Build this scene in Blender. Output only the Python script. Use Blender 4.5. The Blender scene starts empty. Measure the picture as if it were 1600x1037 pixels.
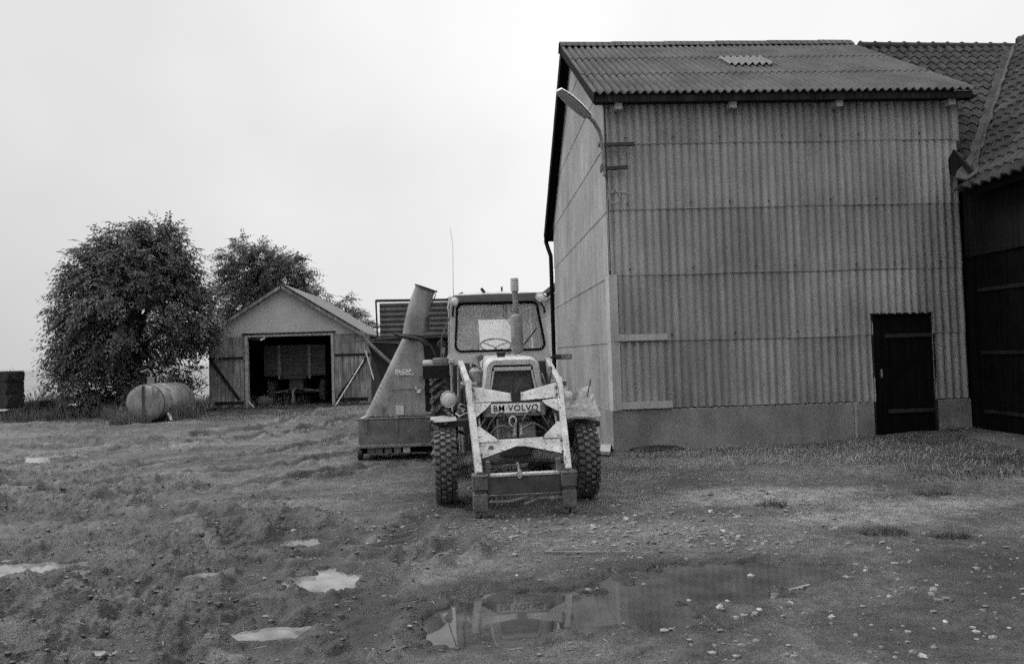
import bpy, bmesh, math, random
import numpy as np
from mathutils import Vector, Matrix
random.seed(7); RNG = np.random.default_rng(7)
rad = math.radians
sc = bpy.context.scene
COL = sc.collection

# ------------------------------------------------------------------ camera
FPX = 1150.0
cam = bpy.data.cameras.new('camera'); cam.sensor_width = 36.0; cam.lens = FPX*36/1600
cam.clip_start = 0.05; cam.clip_end = 3000
camo = bpy.data.objects.new('camera', cam); COL.objects.link(camo)
PITCH = math.atan(34.5/FPX); YAW = -math.atan(59/FPX); ROLL = -0.030
camo.matrix_world = Matrix.Translation((0, 0, 1.55)) @ Matrix.Rotation(YAW, 4, 'Z') @ Matrix.Rotation(math.pi/2+PITCH, 4, 'X') @ Matrix.Rotation(ROLL, 4, 'Z')
sc.camera = camo
# ------------------------------------------------------------------ sky, sun, exposure
SUN_EL, SUN_AZ = rad(44), rad(-72)          # azimuth measured from +Y towards +X
w = bpy.data.worlds.new('World'); sc.world = w; w.use_nodes = True
nt = w.node_tree; nt.nodes.clear()
out = nt.nodes.new('ShaderNodeOutputWorld'); bg = nt.nodes.new('ShaderNodeBackground')
sky = nt.nodes.new('ShaderNodeTexSky'); sky.sky_type = 'NISHITA'; sky.sun_disc = False
sky.sun_elevation = SUN_EL; sky.sun_rotation = SUN_AZ; sky.air_density = 1.2; sky.dust_density = 5.0; sky.ozone_density = 1.0
bw = nt.nodes.new('ShaderNodeRGBToBW')
tc = nt.nodes.new('ShaderNodeTexCoord')
nz = nt.nodes.new('ShaderNodeTexNoise'); nz.inputs['Scale'].default_value = 1.6; nz.inputs['Detail'].default_value = 4
mr = nt.nodes.new('ShaderNodeMapRange'); mr.inputs[1].default_value = .3; mr.inputs[2].default_value = .7
mr.inputs[3].default_value = 6.9; mr.inputs[4].default_value = 9.7   # closed cloud cover
mx = nt.nodes.new('ShaderNodeMix'); mx.data_type = 'FLOAT'; mx.inputs[0].default_value = 0.86
nt.links.new(tc.outputs['Generated'], nz.inputs['Vector'])
nt.links.new(nz.outputs['Fac'], mr.inputs[0])
nt.links.new(sky.outputs[0], bw.inputs[0])
sx = nt.nodes.new('ShaderNodeSeparateXYZ'); nt.links.new(tc.outputs['Generated'], sx.inputs[0])
zg = nt.nodes.new('ShaderNodeMapRange'); nt.links.new(sx.outputs[2], zg.inputs[0])
for i_, q_ in enumerate((0.50, 1.0, 0.80, 2.75)): zg.inputs[i_+1].default_value = q_     # overcast sky: the zenith is about three times the horizon
zm = nt.nodes.new('ShaderNodeMath'); zm.operation = 'MULTIPLY'; nt.links.new(mr.outputs[0], zm.inputs[0]); nt.links.new(zg.outputs[0], zm.inputs[1])
hx = nt.nodes.new('ShaderNodeMapRange'); nt.links.new(sx.outputs[0], hx.inputs[0])
for i_, q_ in enumerate((-.6, .15, 0.74, 1.04)): hx.inputs[i_+1].default_value = q_    # thicker, greyer cloud towards the west
zh = nt.nodes.new('ShaderNodeMath'); zh.operation = 'MULTIPLY'; nt.links.new(zm.outputs[0], zh.inputs[0]); nt.links.new(hx.outputs[0], zh.inputs[1]); zm = zh
nt.links.new(bw.outputs[0], mx.inputs[2]); nt.links.new(zm.outputs[0], mx.inputs[3])
nt.links.new(mx.outputs[0], bg.inputs[0]); bg.inputs[1].default_value = 0.105
nt.links.new(bg.outputs[0], out.inputs[0])
sun = bpy.data.lights.new('sun', 'SUN'); sun.energy = 1.5; sun.angle = rad(24); sun.color = (1, 1, 1)
suno = bpy.data.objects.new('sun', sun); COL.objects.link(suno)
sd = Vector((math.sin(SUN_AZ)*math.cos(SUN_EL), math.cos(SUN_AZ)*math.cos(SUN_EL), math.sin(SUN_EL)))
suno.rotation_euler = (-sd).to_track_quat('-Z', 'Y').to_euler()
sc.view_settings.view_transform = 'Standard'; sc.view_settings.look = 'None'
sc.view_settings.exposure = 0.41; sc.view_settings.gamma = 1.0
sc.render.engine = 'CYCLES'
sc.cycles.use_denoising = False; sc.cycles.use_adaptive_sampling = True; sc.cycles.adaptive_threshold = .07; sc.cycles.adaptive_min_samples = 20; sc.cycles.max_bounces = 6; sc.cycles.transparent_max_bounces = 16

# ------------------------------------------------------------------ helpers
class MB:
    def __init__(s): s.v = []; s.f = []
    def add(s, vs, fs):
        n = len(s.v); s.v += [tuple(p) for p in vs]; s.f += [tuple(i+n for i in f) for f in fs]; return s
    def box(s, x0, x1, y0, y1, z0, z1):
        return s.add([(x0,y0,z0),(x1,y0,z0),(x1,y1,z0),(x0,y1,z0),(x0,y0,z1),(x1,y0,z1),(x1,y1,z1),(x0,y1,z1)],
                     [(0,3,2,1),(4,5,6,7),(0,1,5,4),(1,2,6,5),(2,3,7,6),(3,0,4,7)])
    def hexa(s, p):
        return s.add(p, [(0,3,2,1),(4,5,6,7),(0,1,5,4),(1,2,6,5),(2,3,7,6),(3,0,4,7)])
    def bar(s, a, b, w, h, up=(0,0,1)):
        a = Vector(a); b = Vector(b); d = (b-a).normalized(); u = Vector(up)
        r = d.cross(u)
        if r.length < 1e-4: r = d.cross(Vector((0,1,0)))
        r.normalize(); u = r.cross(d).normalized(); r *= w/2; u *= h/2
        return s.hexa([a-r-u, a+r-u, b+r-u, b-r-u, a-r+u, a+r+u, b+r+u, b-r+u])
    def tube(s, pts, r, n=8, caps=True):
        pts = [Vector(p) for p in pts]; N = len(pts); rs = r if isinstance(r, (list, tuple)) else [r]*N
        base = len(s.v); prev = None
        for i, p in enumerate(pts):
            d = (pts[min(i+1, N-1)] - pts[max(i-1, 0)]).normalized()
            if prev is None:
                u = d.orthogonal().normalized()
            else:
                u = (prev - d*prev.dot(d))
                u = u.normalized() if u.length > 1e-6 else d.orthogonal().normalized()
            prev = u; v = d.cross(u)
            for k in range(n):
                a = 2*math.pi*k/n; s.v.append(tuple(p + (u*math.cos(a)+v*math.sin(a))*rs[i]))
        for i in range(N-1):
            for k in range(n):
                a = base+i*n+k; b = base+i*n+(k+1)%n
                s.f.append((a, b, b+n, a+n))
        if caps:
            s.f.append(tuple(base+k for k in range(n))[::-1]); s.f.append(tuple(base+(N-1)*n+k for k in range(n)))
        return s
    def cyl(s, a, b, r0, r1=None, n=20): return s.tube([a, b], [r0, r0 if r1 is None else r1], n)
    def lathe(s, prof, c, axis, n=32, closed=False):
        """prof: (offset along axis, radius)"""
        ax = Vector(axis).normalized(); u = ax.orthogonal().normalized(); v = ax.cross(u); c = Vector(c); base = len(s.v); m = len(prof)
        for (t, r) in prof:
            for k in range(n):
                a = 2*math.pi*k/n; s.v.append(tuple(c + ax*t + (u*math.cos(a)+v*math.sin(a))*r))
        for i in range(m if closed else m-1):
            j = (i+1) % m
            for k in range(n):
                k2 = (k+1) % n; s.f.append((base+i*n+k, base+i*n+k2, base+j*n+k2, base+j*n+k))
        return s
    def prism(s, poly, t0, t1, axis='Y'):
        """poly in the two other axes (X,Z for Y; Y,Z for X; X,Y for Z)"""
        n = len(poly)
        def P(p, t): return {'Y': (p[0], t, p[1]), 'X': (t, p[0], p[1]), 'Z': (p[0], p[1], t)}[axis]
        return s.add([P(p, t0) for p in poly]+[P(p, t1) for p in poly],
                     [tuple(range(n))[::-1], tuple(range(n, 2*n))] + [(i, (i+1) % n, n+(i+1) % n, n+i) for i in range(n)])
    def grid(s, rows):
        n = len(rows); m = len(rows[0]); b = len(s.v)
        for r in rows: s.v += [tuple(p) for p in r]
        for i in range(n-1):
            for j in range(m-1):
                a = b+i*m+j; s.f.append((a, a+1, a+m+1, a+m))
        return s
    def blob(s, c, r, jit=.2, n=8, seed=0):
        rg = random.Random(seed); base = len(s.v); m = n//2+1
        for i in range(m+1):
            th = math.pi*i/m
            for k in range(n):
                ph = 2*math.pi*k/n; q = 1+rg.uniform(-jit, jit)
                s.v.append((c[0]+r[0]*q*math.sin(th)*math.cos(ph), c[1]+r[1]*q*math.sin(th)*math.sin(ph), c[2]+r[2]*math.cos(th)*(1+rg.uniform(-jit,jit)*.3)))
        for i in range(m):
            for k in range(n):
                a = base+i*n+k; b2 = base+i*n+(k+1) % n; s.f.append((a, a+n, b2+n, b2))
        return s
    def build(s, name, mat, parent=None, world=False, bevel=0, smooth=None, solid=0, props=None):
        me = bpy.data.meshes.new(name); me.from_pydata(s.v, [], s.f); me.materials.append(mat); me.update()
        if not solid or True:
            bm = bmesh.new(); bm.from_mesh(me); bmesh.ops.recalc_face_normals(bm, faces=bm.faces) if not solid else None; bm.to_mesh(me); bm.free()
        o = bpy.data.objects.new(name, me); COL.objects.link(o)
        if smooth:
            me.polygons.foreach_set('use_smooth', [True]*len(me.polygons)); me.set_sharp_from_angle(angle=rad(smooth))
            if solid:
                bm = bmesh.new(); bm.from_mesh(me)
                for e_ in bm.edges:
                    if len(e_.link_faces) == 1: e_.smooth = False
                bm.to_mesh(me); bm.free()
        if solid:
            m = o.modifiers.new('solid', 'SOLIDIFY'); m.thickness = solid; m.offset = 0
        if bevel:
            m = o.modifiers.new('bevel', 'BEVEL'); m.width = bevel; m.segments = 2; m.limit_method = 'ANGLE'; m.angle_limit = rad(40)
        if parent is not None:
            o.parent = parent
            if world: o.matrix_parent_inverse = MATS.get(parent.name, Matrix()).inverted()
        if props: 
            for k, v in props.items(): o[k] = v
        return o
MATS = {}
def tag(o, label, cat=None, group=None, kind=None):
    o['label'] = label
    if cat: o['category'] = cat
    if group: o['group'] = group
    if kind: o['kind'] = kind
    return o
def thing(name, label, cat, loc=(0,0,0), rz=0, group=None, parent=None):
    o = bpy.data.objects.new(name, None); COL.objects.link(o); o.empty_display_size = .2
    o.location = loc; o.rotation_euler = (0, 0, rz); tag(o, label, cat, group)
    MATS[o.name] = Matrix.Translation(loc) @ Matrix.Rotation(rz, 4, 'Z'); return o
def part_empty(name, parent, loc=(0,0,0)):
    o = bpy.data.objects.new(name, None); COL.objects.link(o); o.parent = parent; o.location = loc; o.empty_display_size = .1; return o
def structure(o): o['kind'] = 'structure'; return o
def copy_tree(o, parent=None):
    c = o.copy(); COL.objects.link(c)
    if parent is not None: c.parent = parent
    for ch in [x for x in bpy.data.objects if x.parent == o]: copy_tree(ch, c)
    return c

# ------------------------------------------------------------------ materials (all greys: the photograph is black and white)
def mat(name, base, var=.25, scale=3.0, rough=.7, metal=0.0, grit=.25, gscale=90, streak=0, sscale=6, spots=0, spot_col=.04, spot_scale=14, spot_lo=.62,
        bump=.15, bscale=60, spec=.4, dist=.01, cells=None, groove_shade=None):
    m = bpy.data.materials.new(name); m.use_nodes = True; t = m.node_tree; N = t.nodes; Lk = t.links
    b = N['Principled BSDF']; b.inputs['Metallic'].default_value = metal; b.inputs['Roughness'].default_value = rough
    b.inputs['Specular IOR Level'].default_value = spec
    tc = N.new('ShaderNodeTexCoord')
    def noise(sc_, det=4, vec=None, rgh=.55):
        n = N.new('ShaderNodeTexNoise'); n.inputs['Scale'].default_value = sc_; n.inputs['Detail'].default_value = det; n.inputs['Roughness'].default_value = rgh
        Lk.new(vec or tc.outputs['Object'], n.inputs['Vector']); return n.outputs['Fac']
    def math_(op, a, b_):
        n = N.new('ShaderNodeMath'); n.operation = op
        for i, x in enumerate((a, b_)):
            if isinstance(x, (int, float)): n.inputs[i].default_value = x
            else: Lk.new(x, n.inputs[i])
        return n.outputs[0]
    def rng(x, a, b_, c, d):
        n = N.new('ShaderNodeMapRange'); n.clamp = True; Lk.new(x, n.inputs[0])
        for i, q in enumerate((a, b_, c, d)): n.inputs[i+1].default_value = q
        return n.outputs[0]
    def stretch(vx, vy, vz):
        n = N.new('ShaderNodeMapping'); n.inputs['Scale'].default_value = (vx, vy, vz); Lk.new(tc.outputs['Object'], n.inputs['Vector']); return n.outputs[0]
    f = rng(noise(scale), .3, .7, 1-var, 1+var)
    if grit: f = math_('MULTIPLY', f, rng(noise(gscale, 2), .3, .7, 1-grit, 1+grit))
    if streak: f = math_('MULTIPLY', f, rng(noise(sscale, 5, stretch(1, 1, .07)), .3, .7, 1-streak, 1+streak))
    if cells:
        wn = N.new('ShaderNodeTexWhiteNoise'); wn.noise_dimensions = '3D'
        sn = N.new('ShaderNodeVectorMath'); sn.operation = 'SNAP'; sn.inputs[1].default_value = cells[:3]
        ofs = N.new('ShaderNodeVectorMath'); ofs.operation = 'ADD'; ofs.inputs[1].default_value = cells[4]
        Lk.new(tc.outputs['Object'], ofs.inputs[0]); Lk.new(ofs.outputs[0], sn.inputs[0]); Lk.new(sn.outputs[0], wn.inputs['Vector'])
        f = math_('MULTIPLY', f, rng(wn.outputs['Value'], 0, 1, 1-cells[3], 1+cells[3]))
    if groove_shade:      # shade in the corrugation hollows, painted into the colour: (axis, pitch, strength)
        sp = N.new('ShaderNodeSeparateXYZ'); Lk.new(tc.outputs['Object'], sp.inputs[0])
        sn_ = math_('SINE', math_('MULTIPLY', math_('SUBTRACT', sp.outputs[groove_shade[0]], groove_shade[3] if len(groove_shade) > 3 else 0.0), 2*math.pi/groove_shade[1]), 0)
        f = math_('MULTIPLY', f, rng(sn_, -1, -.35, 1-groove_shade[2], 1))
    col = math_('MULTIPLY', f, base)
    if spots:
        k = math_('MULTIPLY', rng(noise(spot_scale, 5, None, .65), spot_lo, spot_lo+.04, 0, 1), spots)
        mxn = N.new('ShaderNodeMix'); mxn.data_type = 'FLOAT'; Lk.new(k, mxn.inputs[0]); Lk.new(col, mxn.inputs[2]); mxn.inputs[3].default_value = spot_col
        col = mxn.outputs[0]
    cb = N.new('ShaderNodeCombineColor')
    for i in range(3): Lk.new(col, cb.inputs[i])
    Lk.new(cb.outputs[0], b.inputs['Base Color'])
    if bump:
        bn = N.new('ShaderNodeBump'); bn.inputs['Strength'].default_value = bump; bn.inputs['Distance'].default_value = dist
        Lk.new(noise(bscale, 4), bn.inputs['Height']); Lk.new(bn.outputs[0], b.inputs['Normal'])
    return m
M = {}
M['sheet'] = mat('sheet', .275, .2, .9, .85, grit=.28, gscale=130, streak=.19, sscale=9, bump=.25, bscale=90, spec=.2, cells=(1.02, 3.0, 1.035, .14, (.12, .6, .40)), groove_shade=(0, .125, .34))
M['gable_sheet'] = mat('gable_sheet', .27, .2, .9, .85, grit=.3, gscale=130, streak=.16, sscale=9, bump=.25, spec=.2, cells=(5, 1.02, 1.035, .06, (1, .3, .40)), groove_shade=(1, .125, .25))
M['flashing'] = mat('flashing', .35, .12, 3, .8, grit=.25, streak=.1, spots=.6, spot_col=.08, spot_lo=.68, spec=.2)
M['roof_sheet'] = mat('roof_sheet', .068, .35, 1.4, .9, grit=.5, gscale=110, spots=.7, spot_col=.2, spot_scale=34, spot_lo=.62, bump=.5, bscale=70, spec=.2, groove_shade=(0, .125, .6, 1.93))
M['roof_patch'] = mat('roof_patch', .14, .15, 3, .8, grit=.3, spec=.2)
M['black_tar'] = mat('black_tar', .008, .3, 4, .9, spec=.08, grit=.2)
M['concrete'] = mat('concrete', .2, .3, 1.6, .9, grit=.4, gscale=150, streak=.2, sscale=3, spots=.5, spot_col=.2, spot_scale=5, spot_lo=.6, bump=.5, bscale=80, spec=.2)
M['apron'] = mat('apron', .09, .4, 1.6, .9, grit=.5, bump=.5, spec=.2)
M['dark_wood'] = mat('dark_wood', .02, .35, 5, .9, streak=.5, sscale=22, spec=.08)
M['blackdoor'] = mat('blackdoor', .006, .3, 5, .95, streak=.4, sscale=22, spec=.04)
M['dark_sheet'] = mat('dark_sheet', .014, .25, 2, .9, streak=.4, sscale=9, spec=.08)
M['tile'] = mat('tile', .036, .35, 3.0, .85, grit=.45, gscale=70, spots=.6, spot_col=.10, spot_scale=18, spot_lo=.63, bump=.4, spec=.25, cells=(.2, .29, .29, .25, (0, 0, 0)))
M['mortar'] = mat('mortar', .06, .45, 4, .9, grit=.4, spec=.2)
M['pale_wood'] = mat('pale_wood', .3, .25, 5, .85, streak=.3, sscale=20, spec=.2)
M['plank'] = mat('plank', .2, .3, 2.2, .9, grit=.35, streak=.55, sscale=24, bump=.3, spec=.15, cells=(.125, 9, 9, .22, (0, 0, 5)))
M['render'] = mat('render', .4, .1, 1.2, .9, grit=.3, gscale=100, bump=.2, spec=.15)
M['grey_roof'] = mat('grey_roof', .15, .25, 2, .9, grit=.4, streak=.1, bump=.3, spec=.2)
M['whitewash'] = mat('whitewash', .62, .1, 1.5, .9, grit=.15, spec=.2)
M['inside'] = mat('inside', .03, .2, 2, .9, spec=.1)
M['trailer'] = mat('trailer', .11, .25, 3, .8, grit=.3, spec=.3)
M['trailer_metal'] = mat('trailer_metal', .26, .3, 5, .6, grit=.3)
M['grille'] = mat('grille', .10, .4, 12, .6, grit=.4)
M['lining'] = mat('lining', .62, .15, 5, .7, grit=.15)
M['body'] = mat('body', .38, .2, 6, .55, grit=.25, gscale=60, spots=.8, spot_col=.07, spot_scale=22, spot_lo=.63, bump=.1)
M['cab'] = mat('cab', .40, .15, 5, .55, grit=.25, gscale=60, spots=.7, spot_col=.1, spot_scale=18, spot_lo=.67, bump=.08)
M['loader'] = mat('loader', .37, .3, 6, .6, grit=.28, gscale=60, spots=.92, spot_col=.04, spot_scale=24, spot_lo=.595, bump=.12)
M['guard'] = mat('guard', .22, .3, 5, .6, grit=.3, gscale=60, streak=.2, sscale=9, spots=.75, spot_col=.09, spot_scale=15, spot_lo=.58, bump=.2)
M['rust'] = mat('rust', .10, .4, 8, .85, grit=.5, gscale=70, bump=.4, spec=.25)
M['steel'] = mat('steel', .17, .4, 9, .6, grit=.5, gscale=70, bump=.35, spec=.4)
M['dark_metal'] = mat('dark_metal', .022, .4, 8, .55, spec=.4)
M['darkgrey'] = mat('darkgrey', .05, .4, 8, .65, grit=.3, spec=.35)
M['hose'] = mat('hose', .05, .2, 8, .4, spec=.5)
M['rubber'] = mat('rubber', .045, .35, 9, .8, grit=.4, gscale=60, spots=.65, spot_col=.16, spot_scale=16, spot_lo=.58, bump=.3, spec=.3)
M['lug'] = mat('lug', .085, .45, 12, .85, grit=.45, gscale=60, spots=.8, spot_col=.25, spot_scale=18, spot_lo=.57, bump=.4, spec=.25)
M['chrome'] = mat('chrome', .6, .1, 8, .3, .7)
M['lens'] = mat('lens', .62, .12, 20, .18, 0, spec=.6, grit=.2, bump=.3, bscale=120)
M['harvester'] = mat('harvester', .20, .25, 3, .65, grit=.35, gscale=80, streak=.25, sscale=10, spots=.75, spot_col=.32, spot_scale=26, spot_lo=.67, bump=.12)
M['harv_dark'] = mat('harv_dark', .12, .35, 5, .7, grit=.35, spots=.6, spot_col=.16, spot_scale=12, spot_lo=.6, bump=.2)
M['white'] = mat('white', .72, .08, 9, .6, grit=.15)
M['sticker'] = mat('sticker', .5, .25, 40, .6, grit=.3, gscale=200)
M['wagon'] = mat('wagon', .10, .3, 4, .65, grit=.35, streak=.1, spots=.5, spot_col=.18, spot_scale=10, spot_lo=.62)
M['canvas'] = mat('canvas', .018, .35, 4, .85, spec=.15)
M['tank'] = mat('tank', .2, .3, 2.5, .75, grit=.4, gscale=80, streak=.2, spots=.6, spot_col=.05, spot_scale=4, spot_lo=.56, bump=.3)
M['tank_dark'] = mat('tank_dark', .05, .3, 4, .8)
M['bark'] = mat('bark', .03, .35, 8, .95, streak=.4, sscale=14, bump=.6, spec=.1)
M['lamp_glass'] = mat('lamp_glass', .30, .1, 6, .5, grit=.2)
M['straw'] = mat('straw', .22, .3, 20, .9, grit=.3, spec=.1)
M['bale'] = mat('bale', .045, .45, 4, .95, grit=.6, gscale=40, bump=.8, bscale=50, spec=.1, dist=.03)
M['mudclod'] = mat('mudclod', .045, .5, 3, .55, grit=.4, bump=.3, spec=.5)
M['soil'] = mat('soil', .03, .4, 9, .95, grit=.5, bump=.6, spec=.1)
M['stone'] = mat('stone', .30, .35, 25, .8, grit=.25, spec=.3)
M['pebble'] = mat('pebble', .17, .5, 2.5, .85, grit=.35, spec=.25)
def leafmat(name, base, var):
    m = mat(name, base, var, 1.3, .65, grit=.15, gscale=9, bump=0, spec=.25)
    t = m.node_tree; b = t.nodes['Principled BSDF']; o = t.nodes['Material Output']
    tr = t.nodes.new('ShaderNodeBsdfTranslucent'); tr.inputs[0].default_value = (base*1.1,)*3+(1,)
    ms = t.nodes.new('ShaderNodeMixShader'); ms.inputs[0].default_value = .25
    t.links.new(b.outputs[0], ms.inputs[1]); t.links.new(tr.outputs[0], ms.inputs[2]); t.links.new(ms.outputs[0], o.inputs[0]); return m
M['leaf'] = leafmat('leaf', .095, .5); M['grass'] = leafmat('grass', .12, .4); M['drygrass'] = leafmat('drygrass', .20, .5); M['darkgrass'] = leafmat('darkgrass', .07, .4)
def glassmat(nm='dusty_glass', d0=.15, d1=.28):
    m = bpy.data.materials.new(nm); m.use_nodes = True; t = m.node_tree; N = t.nodes; N.clear(); Lk = t.links
    o = N.new('ShaderNodeOutputMaterial'); tr = N.new('ShaderNodeBsdfTransparent'); df = N.new('ShaderNodeBsdfDiffuse'); gl = N.new('ShaderNodeBsdfGlossy')
    tr.inputs[0].default_value = (.95,)*3+(1,); df.inputs[0].default_value = (.85,)*3+(1,); gl.inputs['Roughness'].default_value = .03
    tc = N.new('ShaderNodeTexCoord'); n = N.new('ShaderNodeTexNoise'); n.inputs['Scale'].default_value = 5; n.inputs['Detail'].default_value = 6; Lk.new(tc.outputs['Object'], n.inputs[0])
    r = N.new('ShaderNodeMapRange'); Lk.new(n.outputs[0], r.inputs[0])
    for i, q in enumerate((.3, .7, d0, d1)): r.inputs[i+1].default_value = q
    a = N.new('ShaderNodeMixShader'); Lk.new(r.outputs[0], a.inputs[0]); Lk.new(tr.outputs[0], a.inputs[1]); Lk.new(df.outputs[0], a.inputs[2])
    fr = N.new('ShaderNodeFresnel'); fr.inputs[0].default_value = 1.5
    b = N.new('ShaderNodeMixShader'); Lk.new(fr.outputs[0], b.inputs[0]); Lk.new(a.outputs[0], b.inputs[1]); Lk.new(gl.outputs[0], b.inputs[2])
    Lk.new(b.outputs[0], o.inputs[0]); return m
M['glass'] = glassmat(); M['clear_glass'] = glassmat('clear_glass', .02, .08)

# ------------------------------------------------------------------ ground
def hash2(ix, iy, seed):
    h = (ix.astype(np.int64)*374761393 + iy.astype(np.int64)*668265263 + seed*1442695041) & 0xffffffff
    h = ((h ^ (h >> 13))*1274126177) & 0xffffffff
    h = h ^ (h >> 16)
    return (h & 0xffff)/65535.0
def vnoise(x, y, seed=0):
    ix = np.floor(x); iy = np.floor(y); fx = x-ix; fy = y-iy; fx = fx*fx*fx*(fx*(fx*6-15)+10); fy = fy*fy*fy*(fy*(fy*6-15)+10)
    a = hash2(ix, iy, seed); b = hash2(ix+1, iy, seed); c = hash2(ix, iy+1, seed); d = hash2(ix+1, iy+1, seed)
    return (a*(1-fx)+b*fx)*(1-fy)+(c*(1-fx)+d*fx)*fy
def fbm(x, y, octv=4, seed=0, gain=.5):
    s = 0; a = 1; t = 0
    for i in range(octv):
        s = s+a*vnoise(x*2**i+i*17.3, y*2**i+i*9.1, seed+i); t += a; a *= gain
    return s/t
def sstep(e0, e1, x):
    t = np.clip((x-e0)/(e1-e0), 0, 1); return t*t*(3-2*t)
def ell(x, y, cx, cy, rx, ry, rot=0):
    c, s = math.cos(rot), math.sin(rot); dx = x-cx; dy = y-cy; u = (dx*c+dy*s)/rx; v = (-dx*s+dy*c)/ry
    return np.sqrt(u*u+v*v)
# name, centre, radii, rotation, depth
HOLLOWS = [(.55,4.55,1.0,.42,-.12), (1.45,4.85,.75,.42,.1), (.05,4.35,.42,.36,0), (1.98,5.02,.52,.30,.15),
           (-1.12,5.33,.24,.26,.2), (-1.80,6.42,.34,.16,.3), (-1.42,6.50,.16,.16,0), (-3.70,8.6,.24,.24,0),
           (-3.85,6.0,.66,.28,.05), (-1.25,4.38,.38,.11,.05), (-2.25,4.2,.28,.09,-.1), (-2.1,5.6,.22,.09,.3), (-7.5,13.1,.8,.75,.05), (-3.2,5.85,.2,.12,-.2)]
RUTS = [([(-7.5,6.9),(-4.6,6.6),(-3.0,5.9),(-2.2,5.0),(-1.9,3.6)],.20,.05), ([(-12,11.2),(-7,11.0),(-3.6,12.4),(-2.2,15)],.2,.05), ([(-.6,3.3),(-1.4,4.6),(-1.7,5.9),(-2.6,7.6),(-5.5,9.6)],.18,.045), ([(-5.5,4.4),(-3.2,5.0),(-2.35,4.55),(-1.7,4.0),(-1.2,3.0)],.17,0.060), ([(-9,9.0),(-5,8.7),(-2.6,9.6),(-1.2,11)],.18,0.051),
        ([(-9,10.2),(-5,10.0),(-2.8,11.1),(-1.5,13)],.18,0.051), ([(-14,13.8),(-8,13.2),(-4,15.5),(-3,20)],.2,0.060), ([(-14,15.4),(-8,14.8),(-5,17),(-4.6,22)],.2,0.060),
        ([(-.2,6.0),(-.8,5.5),(-1.3,5.9),(-1.9,7.4)],.2,0.051), ([(-.9,2.4),(-.7,4.2),(-.75,5.6),(-.5,7.4)],.18,0.034)]
def segd(x, y, pts):
    best = np.full(x.shape, 1e9); tt = np.zeros(x.shape); acc = 0
    for (a, b) in zip(pts[:-1], pts[1:]):
        dx, dy = b[0]-a[0], b[1]-a[1]; L = math.hypot(dx, dy)
        t = np.clip(((x-a[0])*dx+(y-a[1])*dy)/L/L, 0, 1); px = a[0]+t*dx; py = a[1]+t*dy
        d = np.hypot(x-px, y-py); sgn = np.sign(dx*(y-a[1])-dy*(x-a[0]))
        m = d < np.abs(best); best = np.where(m, d*np.where(sgn == 0, 1, sgn), best); tt = np.where(m, acc+t*L, tt); acc += L
    return best, tt
def ground(x, y):
    big = fbm(x*.25, y*.25, 3, 3)-.5
    mudz = sstep(.47, .66, fbm(x*.35+5, y*.35, 3, 21)) * sstep(1.5, -1.0, x-.2*(y-6))     # soft mud: middle and left
    h = .03*big
    lump = fbm(x*2.2, y*3.2, 5, 11)-.5
    fine = fbm(x*9, y*13, 4, 31)-.5
    vf = fbm(x*26, y*34, 3, 91)-.5
    h = h + (.03+.045*mudz)*lump + (.018+.042*mudz)*fine + (.014+.036*mudz)*vf*sstep(14, 8, y) + .055*mudz*((1-np.abs(2*fbm(x*5.5+y*2, y*9-x*2, 3, 131)-1))**3-.35)*sstep(20, 12, y)
    far = sstep(9, 16, y)
    h = h + far*(.16*(fbm(x*.5, y*1.5, 4, 5)-.5)+.12*(fbm(x*2, y*3.5, 4, 6)-.5))*sstep(3.0, .5, x)
    for (pts, wd, dp) in RUTS:
        d, t = segd(x, y, pts); a = np.abs(d); wob = .5+fbm(x*1.3, y*1.3, 2, 77)
        inside = np.exp(-(a/wd)**4); lug = np.sin((t+np.abs(d)*1.0)*2*math.pi/.21)
        h = h - dp*wob*inside + .030*inside*np.clip(1.6*lug, -.6, .8)*sstep(.25, .55, wob) + .95*dp*wob*np.exp(-((a-wd*1.35)/(wd*.4))**2)*(.3+1.6*vnoise(x*7, y*9, 8))
    nearw = np.minimum.reduce([ell(x, y, -.34, 7.95, .5, .6), ell(x, y, 1.14, 8.0, .5, .6), ell(x, y, .45, 7.15, .9, .45), ell(x, y, -.35, 10.1, .7, .9), ell(x, y, 1.0, 10.1, .6, .9), ell(x, y, -1.2, 11.5, .9, .7)])
    flat = sstep(.8, 1.5, nearw); h = h*(.3+.7*flat)
    pud = np.full(x.shape, 9.0); edge = .95*(fbm(x*2.6, y*3.6, 4, 41)-.5)+.75*(fbm(x*9, y*13, 4, 43)-.5)
    for (cx, cy, rx, ry, rot) in HOLLOWS: pud = np.minimum(pud, ell(x, y, cx, cy, rx, ry, rot))
    pud = pud+edge
    k = sstep(1.12, .72, pud); rim = sstep(1.7, 1.1, pud)
    h = h*(1-.85*rim) - .075*k*(1-.25*(fbm(x*6, y*9, 3, 51))) 
    h = np.where((k < .05) & (pud < 2.6), np.maximum(h, -.019), h)
    rise = .15*sstep(4.5, 7.5, x)*sstep(7, 11, y)
    h = h + rise + .05*sstep(2.4, 2.1, np.abs(11.33-y)*6+0)*0
    return h, k, rim, mudz
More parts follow.
